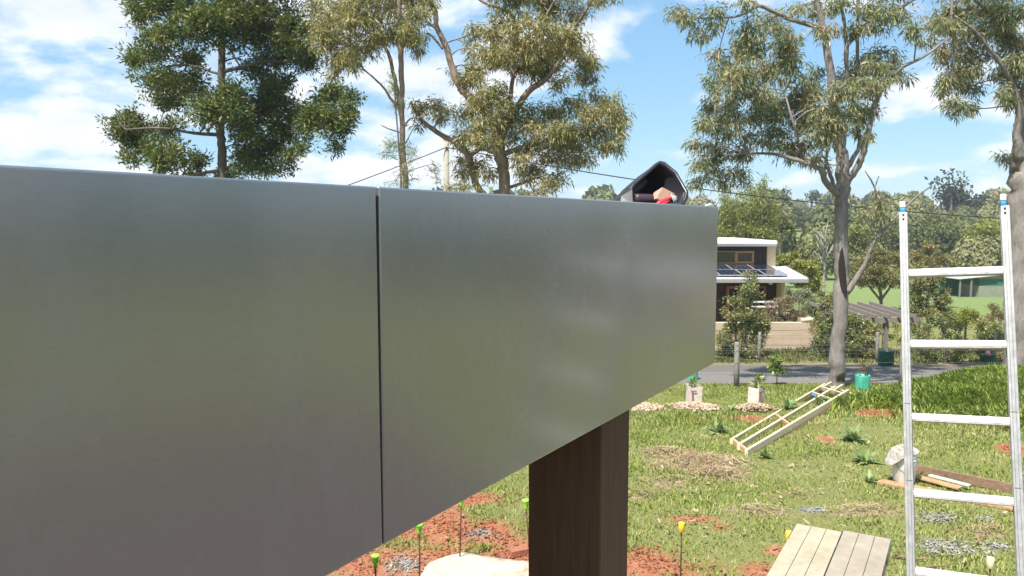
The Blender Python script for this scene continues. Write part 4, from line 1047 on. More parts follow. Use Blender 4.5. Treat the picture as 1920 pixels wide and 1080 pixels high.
# ------------------------------------------------------------------ pergola and shed beyond the road
PERG = woodmat('silvered_pergola_timber', lin(.13, .105, .095), lin(.21, .18, .16), lin(.30, .26, .23), 4)
pY = 28.5; pa, pb = at(1590, 598, pY), at(1702, 600, pY); zbm = pa[2]
pg = thing('pergola', 'grey timber pergola with raked rafters, between the gum trunk and the ladder', 'pergola', [(pa[0] + pb[0]) / 2, pY, float(gz(pa[0], pY))])
for yy in (pY, pY + 1.9): obj('beam', MB().box(pa[0] - .25, pb[0] + .5, yy - .03, yy + .03, zbm - .14, zbm + .05 + (0.2 if yy > pY else 0)), PERG, pg)
for x_ in (at(1592, 600, pY)[0], at(1665, 600, pY)[0], at(1690, 600, pY)[0] + .35):
    for yy in (pY + .07, pY + 1.97): obj('post', MB().box(x_ - .055, x_ + .055, yy - .05 + .02, yy + .05 + .02, float(gz(x_, yy)) - .05, zbm + .04), PERG, pg)
x_ = pa[0] - .1; k = 0
while x_ < pb[0] + .4:
    obj('rafter', MB().beam([x_ + .05, pY - .35, zbm + .12], [x_ - .45, pY + 2.3, zbm + .36], .05, .13), PERG, pg); x_ += .48; k += 1
SY = 66.0; sa_, sb_ = at(1800, 551, SY), at(1905, 551, SY); s_e = at(1800, 522, SY); s_r = at(1870, 515, SY)
szg = float(gz(sb_[0], SY)); 
shed = thing('garden_shed', 'low grey shed with an open green lean-to on the far lawn, behind the ladder', 'shed', [(sa_[0] + sb_[0]) / 2, SY + 1.5, szg])
SHW = plain('grey_green_wall', lin(.24, .25, .19), .8, 0, .15, 3); SHR = plain('pale_shed_roof', lin(.50, .50, .45), .5, .1, .1, 2); SHG = plain('green_mesh_panel', lin(.03, .14, .10), .7, 0, .2, 8)
xm = at(1836, 540, SY)[0]; xe = at(1908, 540, SY)[0]; sz0 = sa_[2] - .35; zse = at(1800, 523, SY)[2]; zsr = at(1860, 514, SY)[2]; zsm = at(1850, 536, SY)[2]
obj('wall', MB().box(xm, xe, SY, SY + 3, sz0, zsm), SHW, shed); obj('green_screen', MB().box(xm + .02, xe, SY + .02, SY + 2.98, zsm + .002, zse), SHG, shed)
xg = at(1868, 514, SY)[0]; gtop = zsr
mb = MB().add([(xm - .05, SY - .012, zse), (xe, SY - .012, zse), (xg, SY - .012, gtop), (xm - .05, SY + .04, zse), (xe, SY + .04, zse), (xg, SY + .04, gtop)], [(0, 1, 2), (3, 5, 4), (0, 2, 5, 3), (1, 4, 5, 2)])
obj('gable', mb, SHW, shed)
xlft = at(1799, 520, SY)[0]
obj('roof', MB().add([(xm - .2, SY - .3, zse + .05), (xg, SY - .3, gtop + .06), (xg, SY + 3.3, gtop + .06), (xm - .2, SY + 3.3, zse + .05)], [(0, 1, 2, 3)]), SHR, shed)
obj('roof', MB().add([(xg, SY - .3, gtop + .06), (xe + .3, SY - .3, zse + .02), (xe + .3, SY + 3.3, zse + .02), (xg, SY + 3.3, gtop + .06)], [(0, 1, 2, 3)]), SHR, shed)
obj('lean_to_roof', MB().add([(xlft - .2, SY - .3, zse - .02), (xm + 1.3, SY - .32, zse + .30), (xm + 1.3, SY + 3.3, zse + .30), (xlft - .2, SY + 3.3, zse - .02), (xlft - .2, SY - .3, zse + .03), (xm + 1.3, SY - .32, zse + .35), (xm + 1.3, SY + 3.3, zse + .35), (xlft - .2, SY + 3.3, zse + .03)],
    [(0, 3, 2, 1), (4, 5, 6, 7), (0, 1, 5, 4), (1, 2, 6, 5), (2, 3, 7, 6), (3, 0, 4, 7)]), SHR, shed)
for x_ in (xlft, xlft + .55 * (xm - xlft)): obj('post', MB().box(x_ - .06, x_ + .06, SY - .2, SY - .08, sz0 - .1, zse), PERG, shed)
obj('back_wall', MB().box(xlft, xm - .002, SY + 2.9, SY + 3.0, sz0, zse - .03), SHG, shed)

# unseen house added right of the view, so the metal mirrors a pale band
nb = np.array([38.0, 35.0]); nz_ = float(gz(*nb))
nh = thing('added_cottage', 'low unseen house with a pale iron roof, added beyond the right edge for the metal to mirror', 'house', [nb[0], nb[1], nz_])
obj('wall', MB().box(nb[0] - 5, nb[0] + 5, nb[1] - 3.5, nb[1] + 3.5, nz_ - .4, nz_ + 1.6), CREAM, nh)
for sg in (-1, 1):
    obj('roof', MB().add([(nb[0] - 5.4, nb[1] + sg * 4.1, nz_ + 1.52), (nb[0] + 5.4, nb[1] + sg * 4.1, nz_ + 1.52), (nb[0] + 5.4, nb[1], nz_ + 2.9), (nb[0] - 5.4, nb[1], nz_ + 2.9)], [(0, 1, 2, 3)]), GUT, nh)
for xx in (-4.95, 4.75):
    obj('gable', MB().prism([(nb[0] + xx, nb[1] - 3.5, nz_ + 1.605), (nb[0] + xx, nb[1] + 3.5, nz_ + 1.605), (nb[0] + xx, nb[1], nz_ + 2.78)], (.2, 0, 0)), CREAM, nh)
for xx in (-3.4, -.6, 2.2):
    w_ = obj('window', MB().box(nb[0] + xx, nb[0] + xx + 1.3, nb[1] - 3.56, nb[1] - 3.502, nz_ + .45, nz_ + 1.35), WHT, nh)
    obj('pane', MB().box(nb[0] + xx + .07, nb[0] + xx + 1.23, nb[1] - 3.575, nb[1] - 3.562, nz_ + .52, nz_ + 1.28), GLS, w_)
HAZE = 0.0005

# ------------------------------------------------------------------ trees
def barkmat(name, a, b, c_, scale=3.0):
    t = NT(name); v = t.coord('Object', (1, 1, .35)); q1 = t.noise(v, scale, 6, .62, .5); q2 = t.noise(t.coord('Object', (1, 1, .25)), scale * 7, 5, .65)
    t.set(col=t.mix(.4, t.ramp(q1, [(.28, a), (.5, b), (.7, c_)]), t.ramp(q2, [(.3, a), (.7, c_)])), rough=.85, spec=.2); t.bump(t.math('ADD', q1, t.math('MULTIPLY', q2, .5)), .7, .04); return t.m
BARK_G = barkmat('mottled_gum_bark', lin(.11, .093, .084), lin(.22, .19, .173), lin(.38, .34, .315), 2.6)
BARK_P = barkmat('pinkish_gum_bark', lin(.15, .10, .08), lin(.28, .20, .16), lin(.42, .33, .27), 2.6)
BARK_D = barkmat('dark_bark', lin(.06, .05, .045), lin(.13, .11, .095), lin(.24, .21, .18), 3)
LF_GUM = leafmat('gum_leaves', [lin(0.078, 0.104, 0.053), lin(0.119, 0.159, 0.078), lin(0.183, 0.222, 0.115), lin(0.281, 0.277, 0.132), lin(0.422, 0.333, 0.176), lin(0.380, 0.208, 0.140)], .26, .48, .38)
LF_GUM2 = leafmat('bronze_gum_leaves', [lin(0.084, 0.097, 0.037), lin(0.134, 0.153, 0.058), lin(0.213, 0.219, 0.084), lin(0.314, 0.275, 0.105), lin(0.448, 0.347, 0.158), lin(0.403, 0.245, 0.137)], .26, .48, .38)
LF_DARK = leafmat('dark_glossy_leaves', [lin(0.023, 0.044, 0.015), lin(0.037, 0.069, 0.020), lin(0.063, 0.103, 0.029), lin(0.115, 0.155, 0.039), lin(0.230, 0.218, 0.055), lin(0.299, 0.218, 0.066)], .2, .46, .35)
LF_WATT = leafmat('feathery_leaves', [lin(0.104, 0.143, 0.060), lin(0.169, 0.221, 0.090), lin(0.260, 0.299, 0.132), lin(0.364, 0.377, 0.180)], .25, .5, .3)
LF_BUSH = leafmat('bush_leaves', [lin(0.058, 0.085, 0.024), lin(0.098, 0.137, 0.036), lin(0.156, 0.202, 0.060), lin(0.247, 0.260, 0.090), lin(0.338, 0.221, 0.108), lin(0.390, 0.195, 0.120)], .2, .38, .5)
LF_LIME = leafmat('lime_leaves', [lin(.12, .14, .02), lin(.20, .22, .035), lin(.29, .30, .05), lin(.38, .36, .09)], .28, .45, .35)
LF_SILV = leafmat('grey_green_leaves', [lin(.12, .15, .08), lin(.2, .23, .13), lin(.3, .32, .2), lin(.48, .44, .32)], .2, .5, .3)
LF_PINK = leafmat('pinkish_garden_leaves', [lin(0.091, 0.096, 0.042), lin(0.169, 0.144, 0.072), lin(0.286, 0.204, 0.120), lin(0.546, 0.360, 0.288)], .2, .5, .3)
LF_BRN = leafmat('rusty_orchard_leaves', [lin(0.065, 0.081, 0.026), lin(0.117, 0.138, 0.042), lin(0.195, 0.181, 0.060), lin(0.286, 0.200, 0.084), lin(0.351, 0.213, 0.108)], .2, .45, .35)
LF_OLV = leafmat('olive_forest_leaves', [lin(.065, .08, .03), lin(.11, .13, .045), lin(.165, .19, .062), lin(.25, .26, .10)], .2, .55, .25)
LF_YEL = leafmat('yellow_bamboo_leaves', [lin(0.078, 0.104, 0.024), lin(0.143, 0.169, 0.042), lin(0.234, 0.247, 0.060), lin(0.364, 0.325, 0.108)], .25, .45, .35)
LF_BLUE = leafmat('dark_conifer_leaves', [lin(.012, .024, .016), lin(.022, .04, .024), lin(.035, .058, .032), lin(.05, .075, .04)], .1, .5, .3)

def cr(P, n):
    P = np.asarray(P, float)
    if len(P) < 3: return np.array([P[0] * (1 - t) + P[-1] * t for t in np.linspace(0, 1, n)])
    Q = np.concatenate([[2 * P[0] - P[1]], P, [2 * P[-1] - P[-2]]]); out = []
    seg = len(P) - 1
    for t in np.linspace(0, seg, n):
        i = min(int(t), seg - 1); f = t - i; a, b, c, d = Q[i:i + 4]
        out.append(.5 * ((2 * b) + (c - a) * f + (2 * a - 5 * b + 4 * c - d) * f * f + (3 * b - a - 3 * c + d) * f ** 3))
    return np.array(out)

RSC = [1.0]
def tree(name, label, cat, D, limbs, clumps, lm, bark, L=.15, W=.026, droop=.7, dens=1.6, depth=1.0, seed=0, group=None, twigs=5, per=8, spread=None, grounded=True, up=0.0, nseg=10, gy=None):
    r = np.random.default_rng(seed + 100); k = F / D
    mb = MB(); nodes = []
    first = True; root = None
    for li, lb in enumerate(limbs):
        P = []; R = []
        for q in lb:
            px, py, rp = q[0], q[1], q[2]; dd = q[3] if len(q) > 3 else 0.0
            P.append(at(px, py, D + dd)); R.append(rp / k * RSC[0])
        if first:
            if grounded:
                if P[0][2] < P[-1][2]:
                    x0, y0 = P[0][0], P[0][1]; g = float(gz(x0, y0)) - .1
                    if P[0][2] > g + .3: P.insert(0, np.array([x0, y0, g])); R.insert(0, R[0] * 1.35)
                    else: P[0][2] = g
            root = P[0].copy(); root[2] += .1; first = False
        n = max(6, len(P) * 5); Q = cr(P, n); RR = np.interp(np.linspace(0, len(P) - 1, n), range(len(P)), R)
        Q[1:-1] += r.normal(0, 1, (n - 2, 3)) * (RR[1:-1, None] * .10)
        RR = RR * (1 + r.normal(0, .04, n))
        mb.tube(Q, RR, nseg if RR.max() > .06 else 6)
        nodes += [(q, rr) for q, rr in zip(Q, RR)]
    NP = np.array([q for q, _ in nodes]); NR = np.array([q for _, q in nodes])
    t = thing(name, label, cat, root, group)
    V = []
    for c in clumps:
        px, py, rx, ry = c[:4]; dd = c[4] if len(c) > 4 else r.uniform(-.7, .7) * depth
        C = at(px, py, D + dd); kk = F / (D + dd); ex, ez = rx / kk, ry / kk; ey = max(ex, ez) * .85
        area = math.pi * ex * ez; nl = int(area * dens / (L * W * .42)); ns = max(3, nl // per)
        # uneven: every clump is a handful of sub-clumps
        nsub = max(3, int(5 + area * 2.5)); u = r.normal(0, 1, (nsub, 3)); u /= np.linalg.norm(u, axis=1)[:, None]
        sub = u * (r.uniform(.05, 1, (nsub, 1)) ** .5)
        pick = r.integers(0, nsub, ns); o = sub[pick] * .86 + r.normal(0, .25, (ns, 3))
        SP = C + o * np.array([ex, ey, ez])
        V.append(leafV(SP, r, per, L, W, droop, spread or L * .9, up))
        if twigs:
            j = np.argmin(np.linalg.norm(NP - (C - np.array([0, 0, ez * .3])), axis=1) - NR * 0)
            s0 = NP[j]; dst = np.linalg.norm(C - s0); rr = min(NR[j] * .55, .012 + .012 * dst)
            m1 = (s0 + C) / 2 + r.normal(0, .08, 3) * dst + UP * .10 * dst
            mb.tube(cr([s0, m1, C], 6), np.linspace(rr, .010, 6), 5, False)
            for q in r.integers(0, ns, twigs):
                e = SP[q]; b0_ = C * .6 + m1 * .4; mid = (b0_ + e) / 2 + r.normal(0, .05, 3)
                mb.tube([b0_, mid, e], [.010, .007, .003], 4, False)
    obj('trunk', mb, bark, t, smooth=True)
    npmesh('crown', np.concatenate(V), 4, lm, t)
    return t

# dense dark tree, upper left
RSC[0] = .74
tree('broadleaf_tree', 'dense dark glossy broadleaf tree with one straight trunk, upper left above the fascia', 'tree', 24,
     [[(419, 335, 11), (414, 250, 10), (414, 170, 9), (416, 100, 8.5), (412, 20, 7.5), (410, -80, 6), (412, -170, 3)],
      [(415, 252, 5), (370, 250, 4, -.4), (300, 240, 3, -.8), (235, 243, 2, -1)], [(416, 135, 5), (460, 124, 4, -.2), (500, 115, 3, .2), (560, 118, 2, .3)], [(415, 140, 4), (350, 122, 3, .3), (280, 130, 2, .5)],
      [(418, 320, 5), (380, 325, 4, -.4), (340, 345, 3, -.8)], [(415, 215, 5), (480, 225, 4, .3), (560, 240, 3, .2), (650, 225, 2, 0)], [(413, 60, 5), (350, 40, 3.5), (270, 20, 2)], [(413, 40, 5), (480, 20, 3.5), (560, 20, 2)]],
     [(265, 22, 38, 35), (310, 5, 55, 40), (370, 20, 60, 40), (440, 15, 60, 45), (510, 15, 60, 45), (560, 45, 38, 40), (575, 90, 22, 30), (250, -30, 40, 40), (330, -60, 70, 50), (420, -80, 80, 60), (520, -60, 70, 50), (470, -140, 80, 40), (360, -130, 70, 40),
      (290, 75, 38, 32), (345, 70, 50, 32, -1.4), (400, 55, 50, 40, -1.5), (465, 65, 50, 42), (520, 75, 45, 40), (555, 85, 35, 35), (275, 108, 42, 22), (300, 140, 48, 24), (265, 115, 22, 18), (355, 108, 35, 20, 1.2), (385, 20, 40, 30, -1.8),
      (310, 165, 42, 26), (355, 160, 40, 28), (330, 190, 40, 18), (305, 198, 22, 14), (382, 172, 18, 22), (575, 118, 24, 24), (520, 112, 35, 26), (500, 150, 42, 26, 1), (470, 128, 22, 20, 1.5), (450, 180, 20, 28, 1.4),
      (430, 182, 30, 32, -1.6), (415, 205, 48, 32, -1.6), (400, 220, 40, 28, -1.8), (455, 225, 40, 40, -.8), (490, 185, 38, 34), (525, 170, 42, 36), (520, 205, 48, 40), (565, 225, 38, 32), (545, 245, 40, 30),
      (610, 185, 36, 32), (640, 175, 32, 28), (655, 205, 28, 32), (620, 220, 42, 32), (635, 245, 30, 28), (628, 280, 16, 16), (590, 235, 34, 26), (470, 265, 45, 36), (510, 285, 42, 34), (455, 300, 40, 28), (545, 290, 28, 20), (540, 312, 20, 14), (480, 320, 40, 16), (430, 325, 30, 14),
      (220, 238, 34, 20), (245, 222, 32, 20), (262, 250, 42, 28), (300, 246, 38, 26), (265, 278, 36, 24), (250, 298, 26, 18), (300, 275, 34, 20), (322, 228, 20, 10), (315, 305, 36, 26, -1), (345, 300, 30, 28, -1), (300, 315, 25, 12), (372, 310, 20, 22), (360, 328, 30, 10)],
     LF_DARK, BARK_D, .165, .046, .12, 3.5, 1.6, 1, up=.25)

# big branching gum, middle
RSC[0] = .82
tree('gum_tree', 'big branching gum with bronze tipped hanging foliage, behind the black tub to its left', 'tree', 22,
     [[(945, 370, 13), (943, 315, 14), (938, 285, 14), (930, 246, 12), (905, 205, 10), (874, 176, 9), (852, 141, 8), (838, 91, 7), (820, 53, 6), (816, 21, 5.5), (800, -20, 5), (790, -80, 3)],
      [(935, 275, 11), (945, 240, 10), (968, 204, 8), (993, 169, 7), (1028, 144, 5.5, .2), (1060, 100, 4, .3), (1082, 49, 3.4, .3), (1098, 21, 3), (1112, -10, 2)],
      [(920, 380, 9), (898, 355, 8.5), (884, 315, 8), (878, 290, 7.5), (852, 267, 6.5), (813, 243, 5.5), (785, 218, 4), (770, 190, 2.5)], [(880, 292, 5), (905, 278, 6), (935, 288, 7)],
      [(820, 53, 4), (806, 45, 3.5), (798, 40, 2)], [(830, 92, 3), (815, 73, 2.6), (800, 60, 1.5)], [(950, 235, 6), (960, 160, 5), (965, 90, 4), (960, 30, 3.5), (900, 0, 3), (880, -30, 2)],
      [(965, 90, 4), (1010, 50, 3), (1040, 0, 2)], [(925, 362, 5), (960, 350, 4), (1000, 335, 3)], [(940, 290, 6), (1000, 270, 4.5, -.4), (1080, 250, 3, -.6), (1140, 235, 2, -.6)]],
     [(955, 8, 42, 34), (1010, 10, 52, 36), (1062, 20, 36, 32), (950, 40, 36, 26), (925, 68, 30, 26), (1000, 48, 52, 32, -1.4), (1045, 62, 48, 36), (975, 80, 42, 30, -1.3), (885, 62, 16, 26), (895, 92, 14, 18), (940, 100, 44, 28, -1), (1000, 100, 46, 34), (1055, 105, 42, 32), (1095, 100, 24, 30),
      (1105, 125, 20, 26), (1085, 145, 26, 20), (1040, 130, 38, 24), (1050, 165, 14, 18), (985, 130, 36, 22), (930, 118, 28, 18), (875, 132, 34, 20, .8), (862, 150, 22, 14), (890, 150, 26, 20),
      (935, 170, 28, 26, -.8), (898, 192, 36, 24, -.9), (940, 195, 36, 24, -1), (872, 215, 22, 22), (925, 220, 40, 26, -1.2), (885, 245, 32, 26, -.8), (965, 215, 34, 26), (870, 265, 16, 22), (920, 255, 34, 24, -1.3), (960, 250, 38, 28), (1000, 222, 38, 24), (1045, 210, 44, 22), (1085, 200, 34, 22), (1120, 185, 30, 20), (1150, 195, 24, 24),
      (1120, 215, 42, 26), (1160, 225, 22, 26), (1160, 255, 18, 24), (1070, 235, 46, 26, -1), (1025, 245, 40, 24, -1), (1115, 250, 44, 26), (1075, 268, 46, 24), (1140, 275, 30, 20), (1020, 275, 42, 22), (1090, 292, 42, 18), (985, 275, 34, 24), (975, 300, 22, 14), (1040, 300, 40, 18), (1010, 318, 36, 18), (1020, 345, 30, 16), (1045, 330, 26, 14), (985, 335, 16, 10), (1000, 360, 24, 10),
      (900, 305, 26, 18), (875, 322, 24, 14), (915, 325, 20, 14), (880, 352, 34, 10), (860, 300, 18, 12), (800, 196, 24, 18), (822, 212, 22, 16), (785, 210, 16, 14), (838, 205, 14, 12), (790, 232, 14, 8), (1135, -8, 28, 14), (1110, 0, 18, 12), (1060, -40, 60, 30), (970, -50, 60, 30)],
     LF_GUM2, BARK_P, .17, .030, .62, 2.5, 1.4, 2)

# slender tree between
RSC[0] = .95
tree('slender_tree', 'slender gum with bronze top and feathery lower tufts, just left of the power pole', 'tree', 21,
     [[(760, 352, 6), (756, 300, 5.5), (754, 230, 5.5), (753, 160, 5.5), (751, 90, 5), (750, 40, 4.5), (747, -40, 4), (745, -110, 2)], [(738, 140, 4, .2), (730, 105, 4, .2), (718, 82, 3.5, .2), (700, 50, 2.5)], [(752, 207, 3), (735, 188, 2.8), (715, 160, 2.4), (676, 124, 1.6)],
      [(756, 240, 2.4), (770, 222, 2), (790, 220, 1.4)], [(752, 95, 3), (764, 75, 2.6), (767, 50, 2)], [(756, 250, 1.6), (730, 242, 1.3), (715, 235, 1)], [(739, 142, 4, .2), (746, 180, 4.4, .1), (752, 215, 4.6)]],
     [(605, 20, 38, 32), (650, 5, 50, 32), (700, 10, 45, 30), (750, 5, 45, 30), (795, 10, 24, 24), (610, 55, 36, 26), (655, 45, 46, 28, -1), (700, 45, 42, 30), (740, 40, 40, 30), (785, 40, 26, 24), (600, 80, 26, 22), (640, 75, 42, 26), (685, 80, 38, 26), (720, 70, 28, 20), (760, 60, 30, 22), (790, 70, 22, 20),
      (655, 105, 34, 24), (630, 115, 28, 22), (625, 140, 16, 14), (665, 125, 18, 12), (785, 92, 16, 12), (680, -40, 70, 30), (760, -40, 50, 30)],
     LF_GUM2, BARK_P, .16, .028, .6, 2.4, 1.2, 3)
tree('feathery_sapling', 'thin wispy wattle with feathery tufts growing against the slender gum trunk', 'tree', 20.3,
     [[(752, 352, 2.2), (748, 280, 2), (742, 200, 1.6), (738, 150, 1)], [(748, 290, 1.4), (765, 260, 1.2), (775, 240, .8)], [(748, 330, 1.3), (775, 318, 1), (800, 310, .7)], [(746, 300, 1), (725, 290, .8), (715, 300, .6)]],
     [(738, 160, 14, 22), (745, 190, 16, 16), (735, 140, 10, 12), (738, 268, 26, 20), (765, 275, 18, 18), (730, 285, 18, 10), (760, 295, 22, 12), (755, 322, 24, 12), (742, 340, 22, 8), (775, 340, 18, 8), (808, 322, 14, 10), (815, 308, 12, 8), (820, 340, 10, 8)],
     LF_WATT, BARK_D, .10, .014, .25, .75, .4, 4, twigs=3)

# main gum at the right, standing on the near verge
RSC[0] = .8
mg = tree('gum_tree', 'tall gum with a burnt scar on its trunk, left of the ladder', 'tree', 19.0,
     [[(1569, 728, 21), (1570, 690, 17.5), (1572, 640, 16.5), (1577, 560, 16.5), (1577, 500, 15.5), (1577, 420, 15), (1580, 373, 15.5), (1582, 334, 16.5), (1577, 285, 13), (1568, 220, 11), (1558, 148, 9.5), (1549, 80, 8), (1538, 30, 7), (1522, -40, 5), (1500, -120, 3)],
      [(1582, 345, 9), (1597, 330, 8, -.1), (1614, 300, 7.5, -.2), (1622, 270, 7, -.3), (1628, 245, 6.5, -.3), (1644, 187, 6, -.3), (1663, 152, 5, -.2), (1690, 128, 4, 0), (1737, 103, 3, .1), (1780, 70, 2)], [(1585, 325, 6, .1), (1600, 295, 5.5, .3), (1612, 265, 5, .4), (1600, 200, 4.5, .5), (1590, 150, 4.5, .5), (1587, 93, 5.5, .4), (1600, 70, 5, .4), (1628, 39, 4.5, .4), (1687, 14, 4, .4), (1720, -5, 3, .4)],
      [(1587, 95, 4, .4), (1584, 50, 4, .4), (1575, 0, 3, .4)], [(1606, 180, 3.5, .6), (1608, 90, 4, .6), (1609, 0, 3.5, .6), (1612, -60, 2.5, .6)],
      [(1574, 368, 8), (1562, 357, 7.5, -.3), (1548, 340, 7, -.5), (1538, 318, 6, -.6), (1508, 305, 5, -.6), (1453, 289, 3.5, -.5), (1403, 288, 2.2, -.4)], [(1564, 352, 5, -.3), (1556, 325, 4.5, -.3), (1549, 300, 3.6, -.2), (1553, 280, 3, -.2)], [(1548, 60, 6), (1531, 50, 5.5, -.3), (1492, 39, 5, -.6), (1453, 23, 4.5, -.8), (1422, 11, 4, -.9), (1396, 25, 3.2, -1), (1372, 32, 2.6, -1), (1309, 34, 1.8, -1)],
      [(1430, 12, 3, -.9), (1405, 0, 2.4, -.9), (1385, -20, 2, -.9)], [(1577, 285, 6), (1555, 235, 4.5, .3), (1500, 180, 3.6, .4), (1440, 130, 2.4, .4)], [(1508, 305, 3), (1490, 240, 2.6, -.7), (1470, 170, 2, -.6)],
      [(1588, 548, 8, -.1), (1606, 522, 6.5, -.2), (1625, 490, 5.5, -.3), (1632, 468, 5, -.35), (1648, 442, 4.2, -.4), (1664, 424, 3.4, -.4), (1690, 396, 2.8, -.4), (1722, 366, 2.2, -.4), (1748, 348, 1.3, -.4)], [(1650, 440, 3.2, -.4), (1650, 400, 2.6, -.5), (1640, 352, 2, -.5), (1622, 320, 1.2, -.5)], [(1640, 352, 1.5, -.5), (1648, 330, 1, -.5)]],
     [(1300, 38, 34, 18, -1), (1285, 22, 26, 16, -1), (1310, 65, 22, 12, -1), (1345, 20, 30, 14, -1), (1395, 10, 24, 12, -1), (1330, 52, 24, 12, -1),
      (1408, 62, 38, 26), (1450, 48, 36, 22), (1475, 70, 34, 26), (1380, 92, 34, 24), (1425, 95, 44, 28), (1465, 100, 40, 30), (1345, 105, 22, 16), (1365, 132, 34, 26), (1400, 130, 44, 28, -1.2), (1450, 140, 38, 28), (1340, 160, 24, 22), (1375, 168, 42, 26, -1), (1425, 172, 42, 28, -1), (1322, 200, 22, 22), (1360, 205, 38, 26), (1400, 210, 42, 26), (1440, 205, 36, 26),
      (1318, 235, 22, 20), (1350, 240, 36, 24), (1395, 245, 36, 22), (1312, 270, 22, 20), (1345, 278, 36, 22), (1385, 282, 30, 18), (1308, 305, 22, 16), (1340, 312, 32, 18), (1375, 318, 28, 16), (1320, 338, 28, 14), (1358, 345, 26, 12), (1395, 335, 16, 10),
      (1488, 125, 26, 24), (1495, 165, 38, 28), (1525, 150, 28, 26, 1), (1470, 200, 36, 26), (1515, 195, 40, 28), (1545, 205, 36, 28, -1), (1570, 180, 32, 28, -1.2), (1455, 240, 36, 22), (1500, 235, 42, 24), (1545, 240, 38, 24, -1), (1580, 225, 32, 24, -1), (1480, 268, 34, 18), (1520, 272, 36, 18), (1560, 265, 24, 18, -1), (1500, 292, 34, 14), (1535, 295, 24, 12), (1435, 265, 22, 14), (1545, 310, 12, 10),
      (1600, 195, 34, 28), (1622, 165, 32, 26), (1605, 235, 24, 22), (1625, 215, 20, 22), (1640, 135, 38, 24), (1672, 118, 26, 22), (1690, 140, 20, 16), (1610, 120, 38, 22), (1655, 95, 24, 16), (1640, 160, 28, 18), (1590, 140, 28, 22), (1632, 250, 12, 16),
      (1535, 15, 30, 16), (1575, 12, 36, 18), (1620, 18, 36, 18), (1660, 20, 36, 20), (1695, 25, 30, 22), (1545, 58, 22, 22, -1), (1600, 52, 30, 16), (1640, 50, 26, 14), (1720, 60, 28, 20), (1500, 15, 26, 12), (1575, -40, 80, 26), (1680, -30, 60, 26),
      (1650, 385, 18, 14, -.5), (1635, 400, 18, 14, -.5), (1660, 405, 14, 12, -.5), (1645, 365, 12, 8, -.5)],
     LF_GUM, BARK_G, .16, .027, .75, 2.2, 1.3, 5)
# burnt scar: a dark hollow strip on the side of the trunk that faces the building
sc_ = MB(); pts = []
for py, w_, pxo in ((463, .5, -2), (472, 3.2, -3), (490, 6, -3), (512, 7, -2), (530, 6.5, 0), (545, 5, 2), (556, 1, 4)):
    q = at(1575 + pxo, py, 19.0); pts.append((q, w_ / (F / 19.0)))
vs = []
for q, w_ in pts:
    for f_ in (-1, -.5, 0, .5, 1): vs.append(q + np.array([f_ * w_, -.190 - .012 * (1 - f_ * f_) + .0, 0]))
sc_.add(vs, [(i * 5 + j, i * 5 + j + 1, (i + 1) * 5 + j + 1, (i + 1) * 5 + j) for i in range(6) for j in range(4)])
obj('burnt_scar', sc_, plain('charred_wood', lin(.022, .017, .016), .9, 0, .4, 14, .6), mg, smooth=True)

# gum at the right edge of the frame, beyond the mound
RSC[0] = .92
tree('gum_tree', 'thick trunked gum at the far right edge, foliage hanging over the ladder top', 'tree', 20.5,
     [[(1906, 700, 30), (1910, 640, 26), (1914, 540, 25), (1917, 450, 25), (1915, 360, 24), (1915, 300, 22), (1918, 250, 18), (1922, 200, 15), (1935, 120, 12), (1945, 40, 9), (1950, -60, 5)],
      [(1912, 300, 10, -.2), (1906, 250, 8, -.3), (1912, 215, 7, -.4), (1900, 160, 5, -.5), (1870, 110, 4, -.6), (1830, 60, 3, -.6), (1790, 30, 2, -.6)], [(1940, 110, 5), (1890, 60, 4), (1850, 20, 3), (1800, -20, 2)],
      [(1786, -20, 2.4, -.6), (1784, 40, 2.6, -.6), (1788, 95, 2.4, -.6), (1782, 160, 1.6, -.6), (1778, 185, 1, -.6)], [(1905, 320, 3), (1890, 305, 2.2), (1880, 298, 1.5)]],
     [(1770, 25, 28, 26), (1810, 20, 38, 26), (1855, 18, 40, 26), (1900, 20, 38, 26), (1780, 60, 34, 26), (1825, 60, 40, 28), (1870, 58, 38, 28), (1905, 65, 34, 30), (1785, 98, 32, 24), (1825, 95, 36, 24), (1760, 95, 16, 16), (1795, 132, 32, 24), (1835, 125, 34, 20), (1770, 150, 16, 18), (1790, 168, 28, 22), (1822, 160, 26, 18), (1800, 198, 24, 20), (1785, 195, 16, 14), (1818, 205, 14, 14),
      (1890, 98, 34, 28), (1915, 120, 30, 34), (1885, 135, 26, 26), (1900, 165, 30, 26), (1880, 170, 16, 18), (1912, 195, 24, 20), (1870, 30, 30, 24), (1878, 292, 16, 10), (1892, 300, 12, 9), (1850, -30, 90, 26), (1740, 75, 16, 14), (1752, 50, 18, 16), (1950, 100, 30, 50), (1960, 30, 40, 40)],
     LF_GUM, BARK_G, .16, .027, .75, 2.3, 1.3, 6)

RSC[0] = 1.0
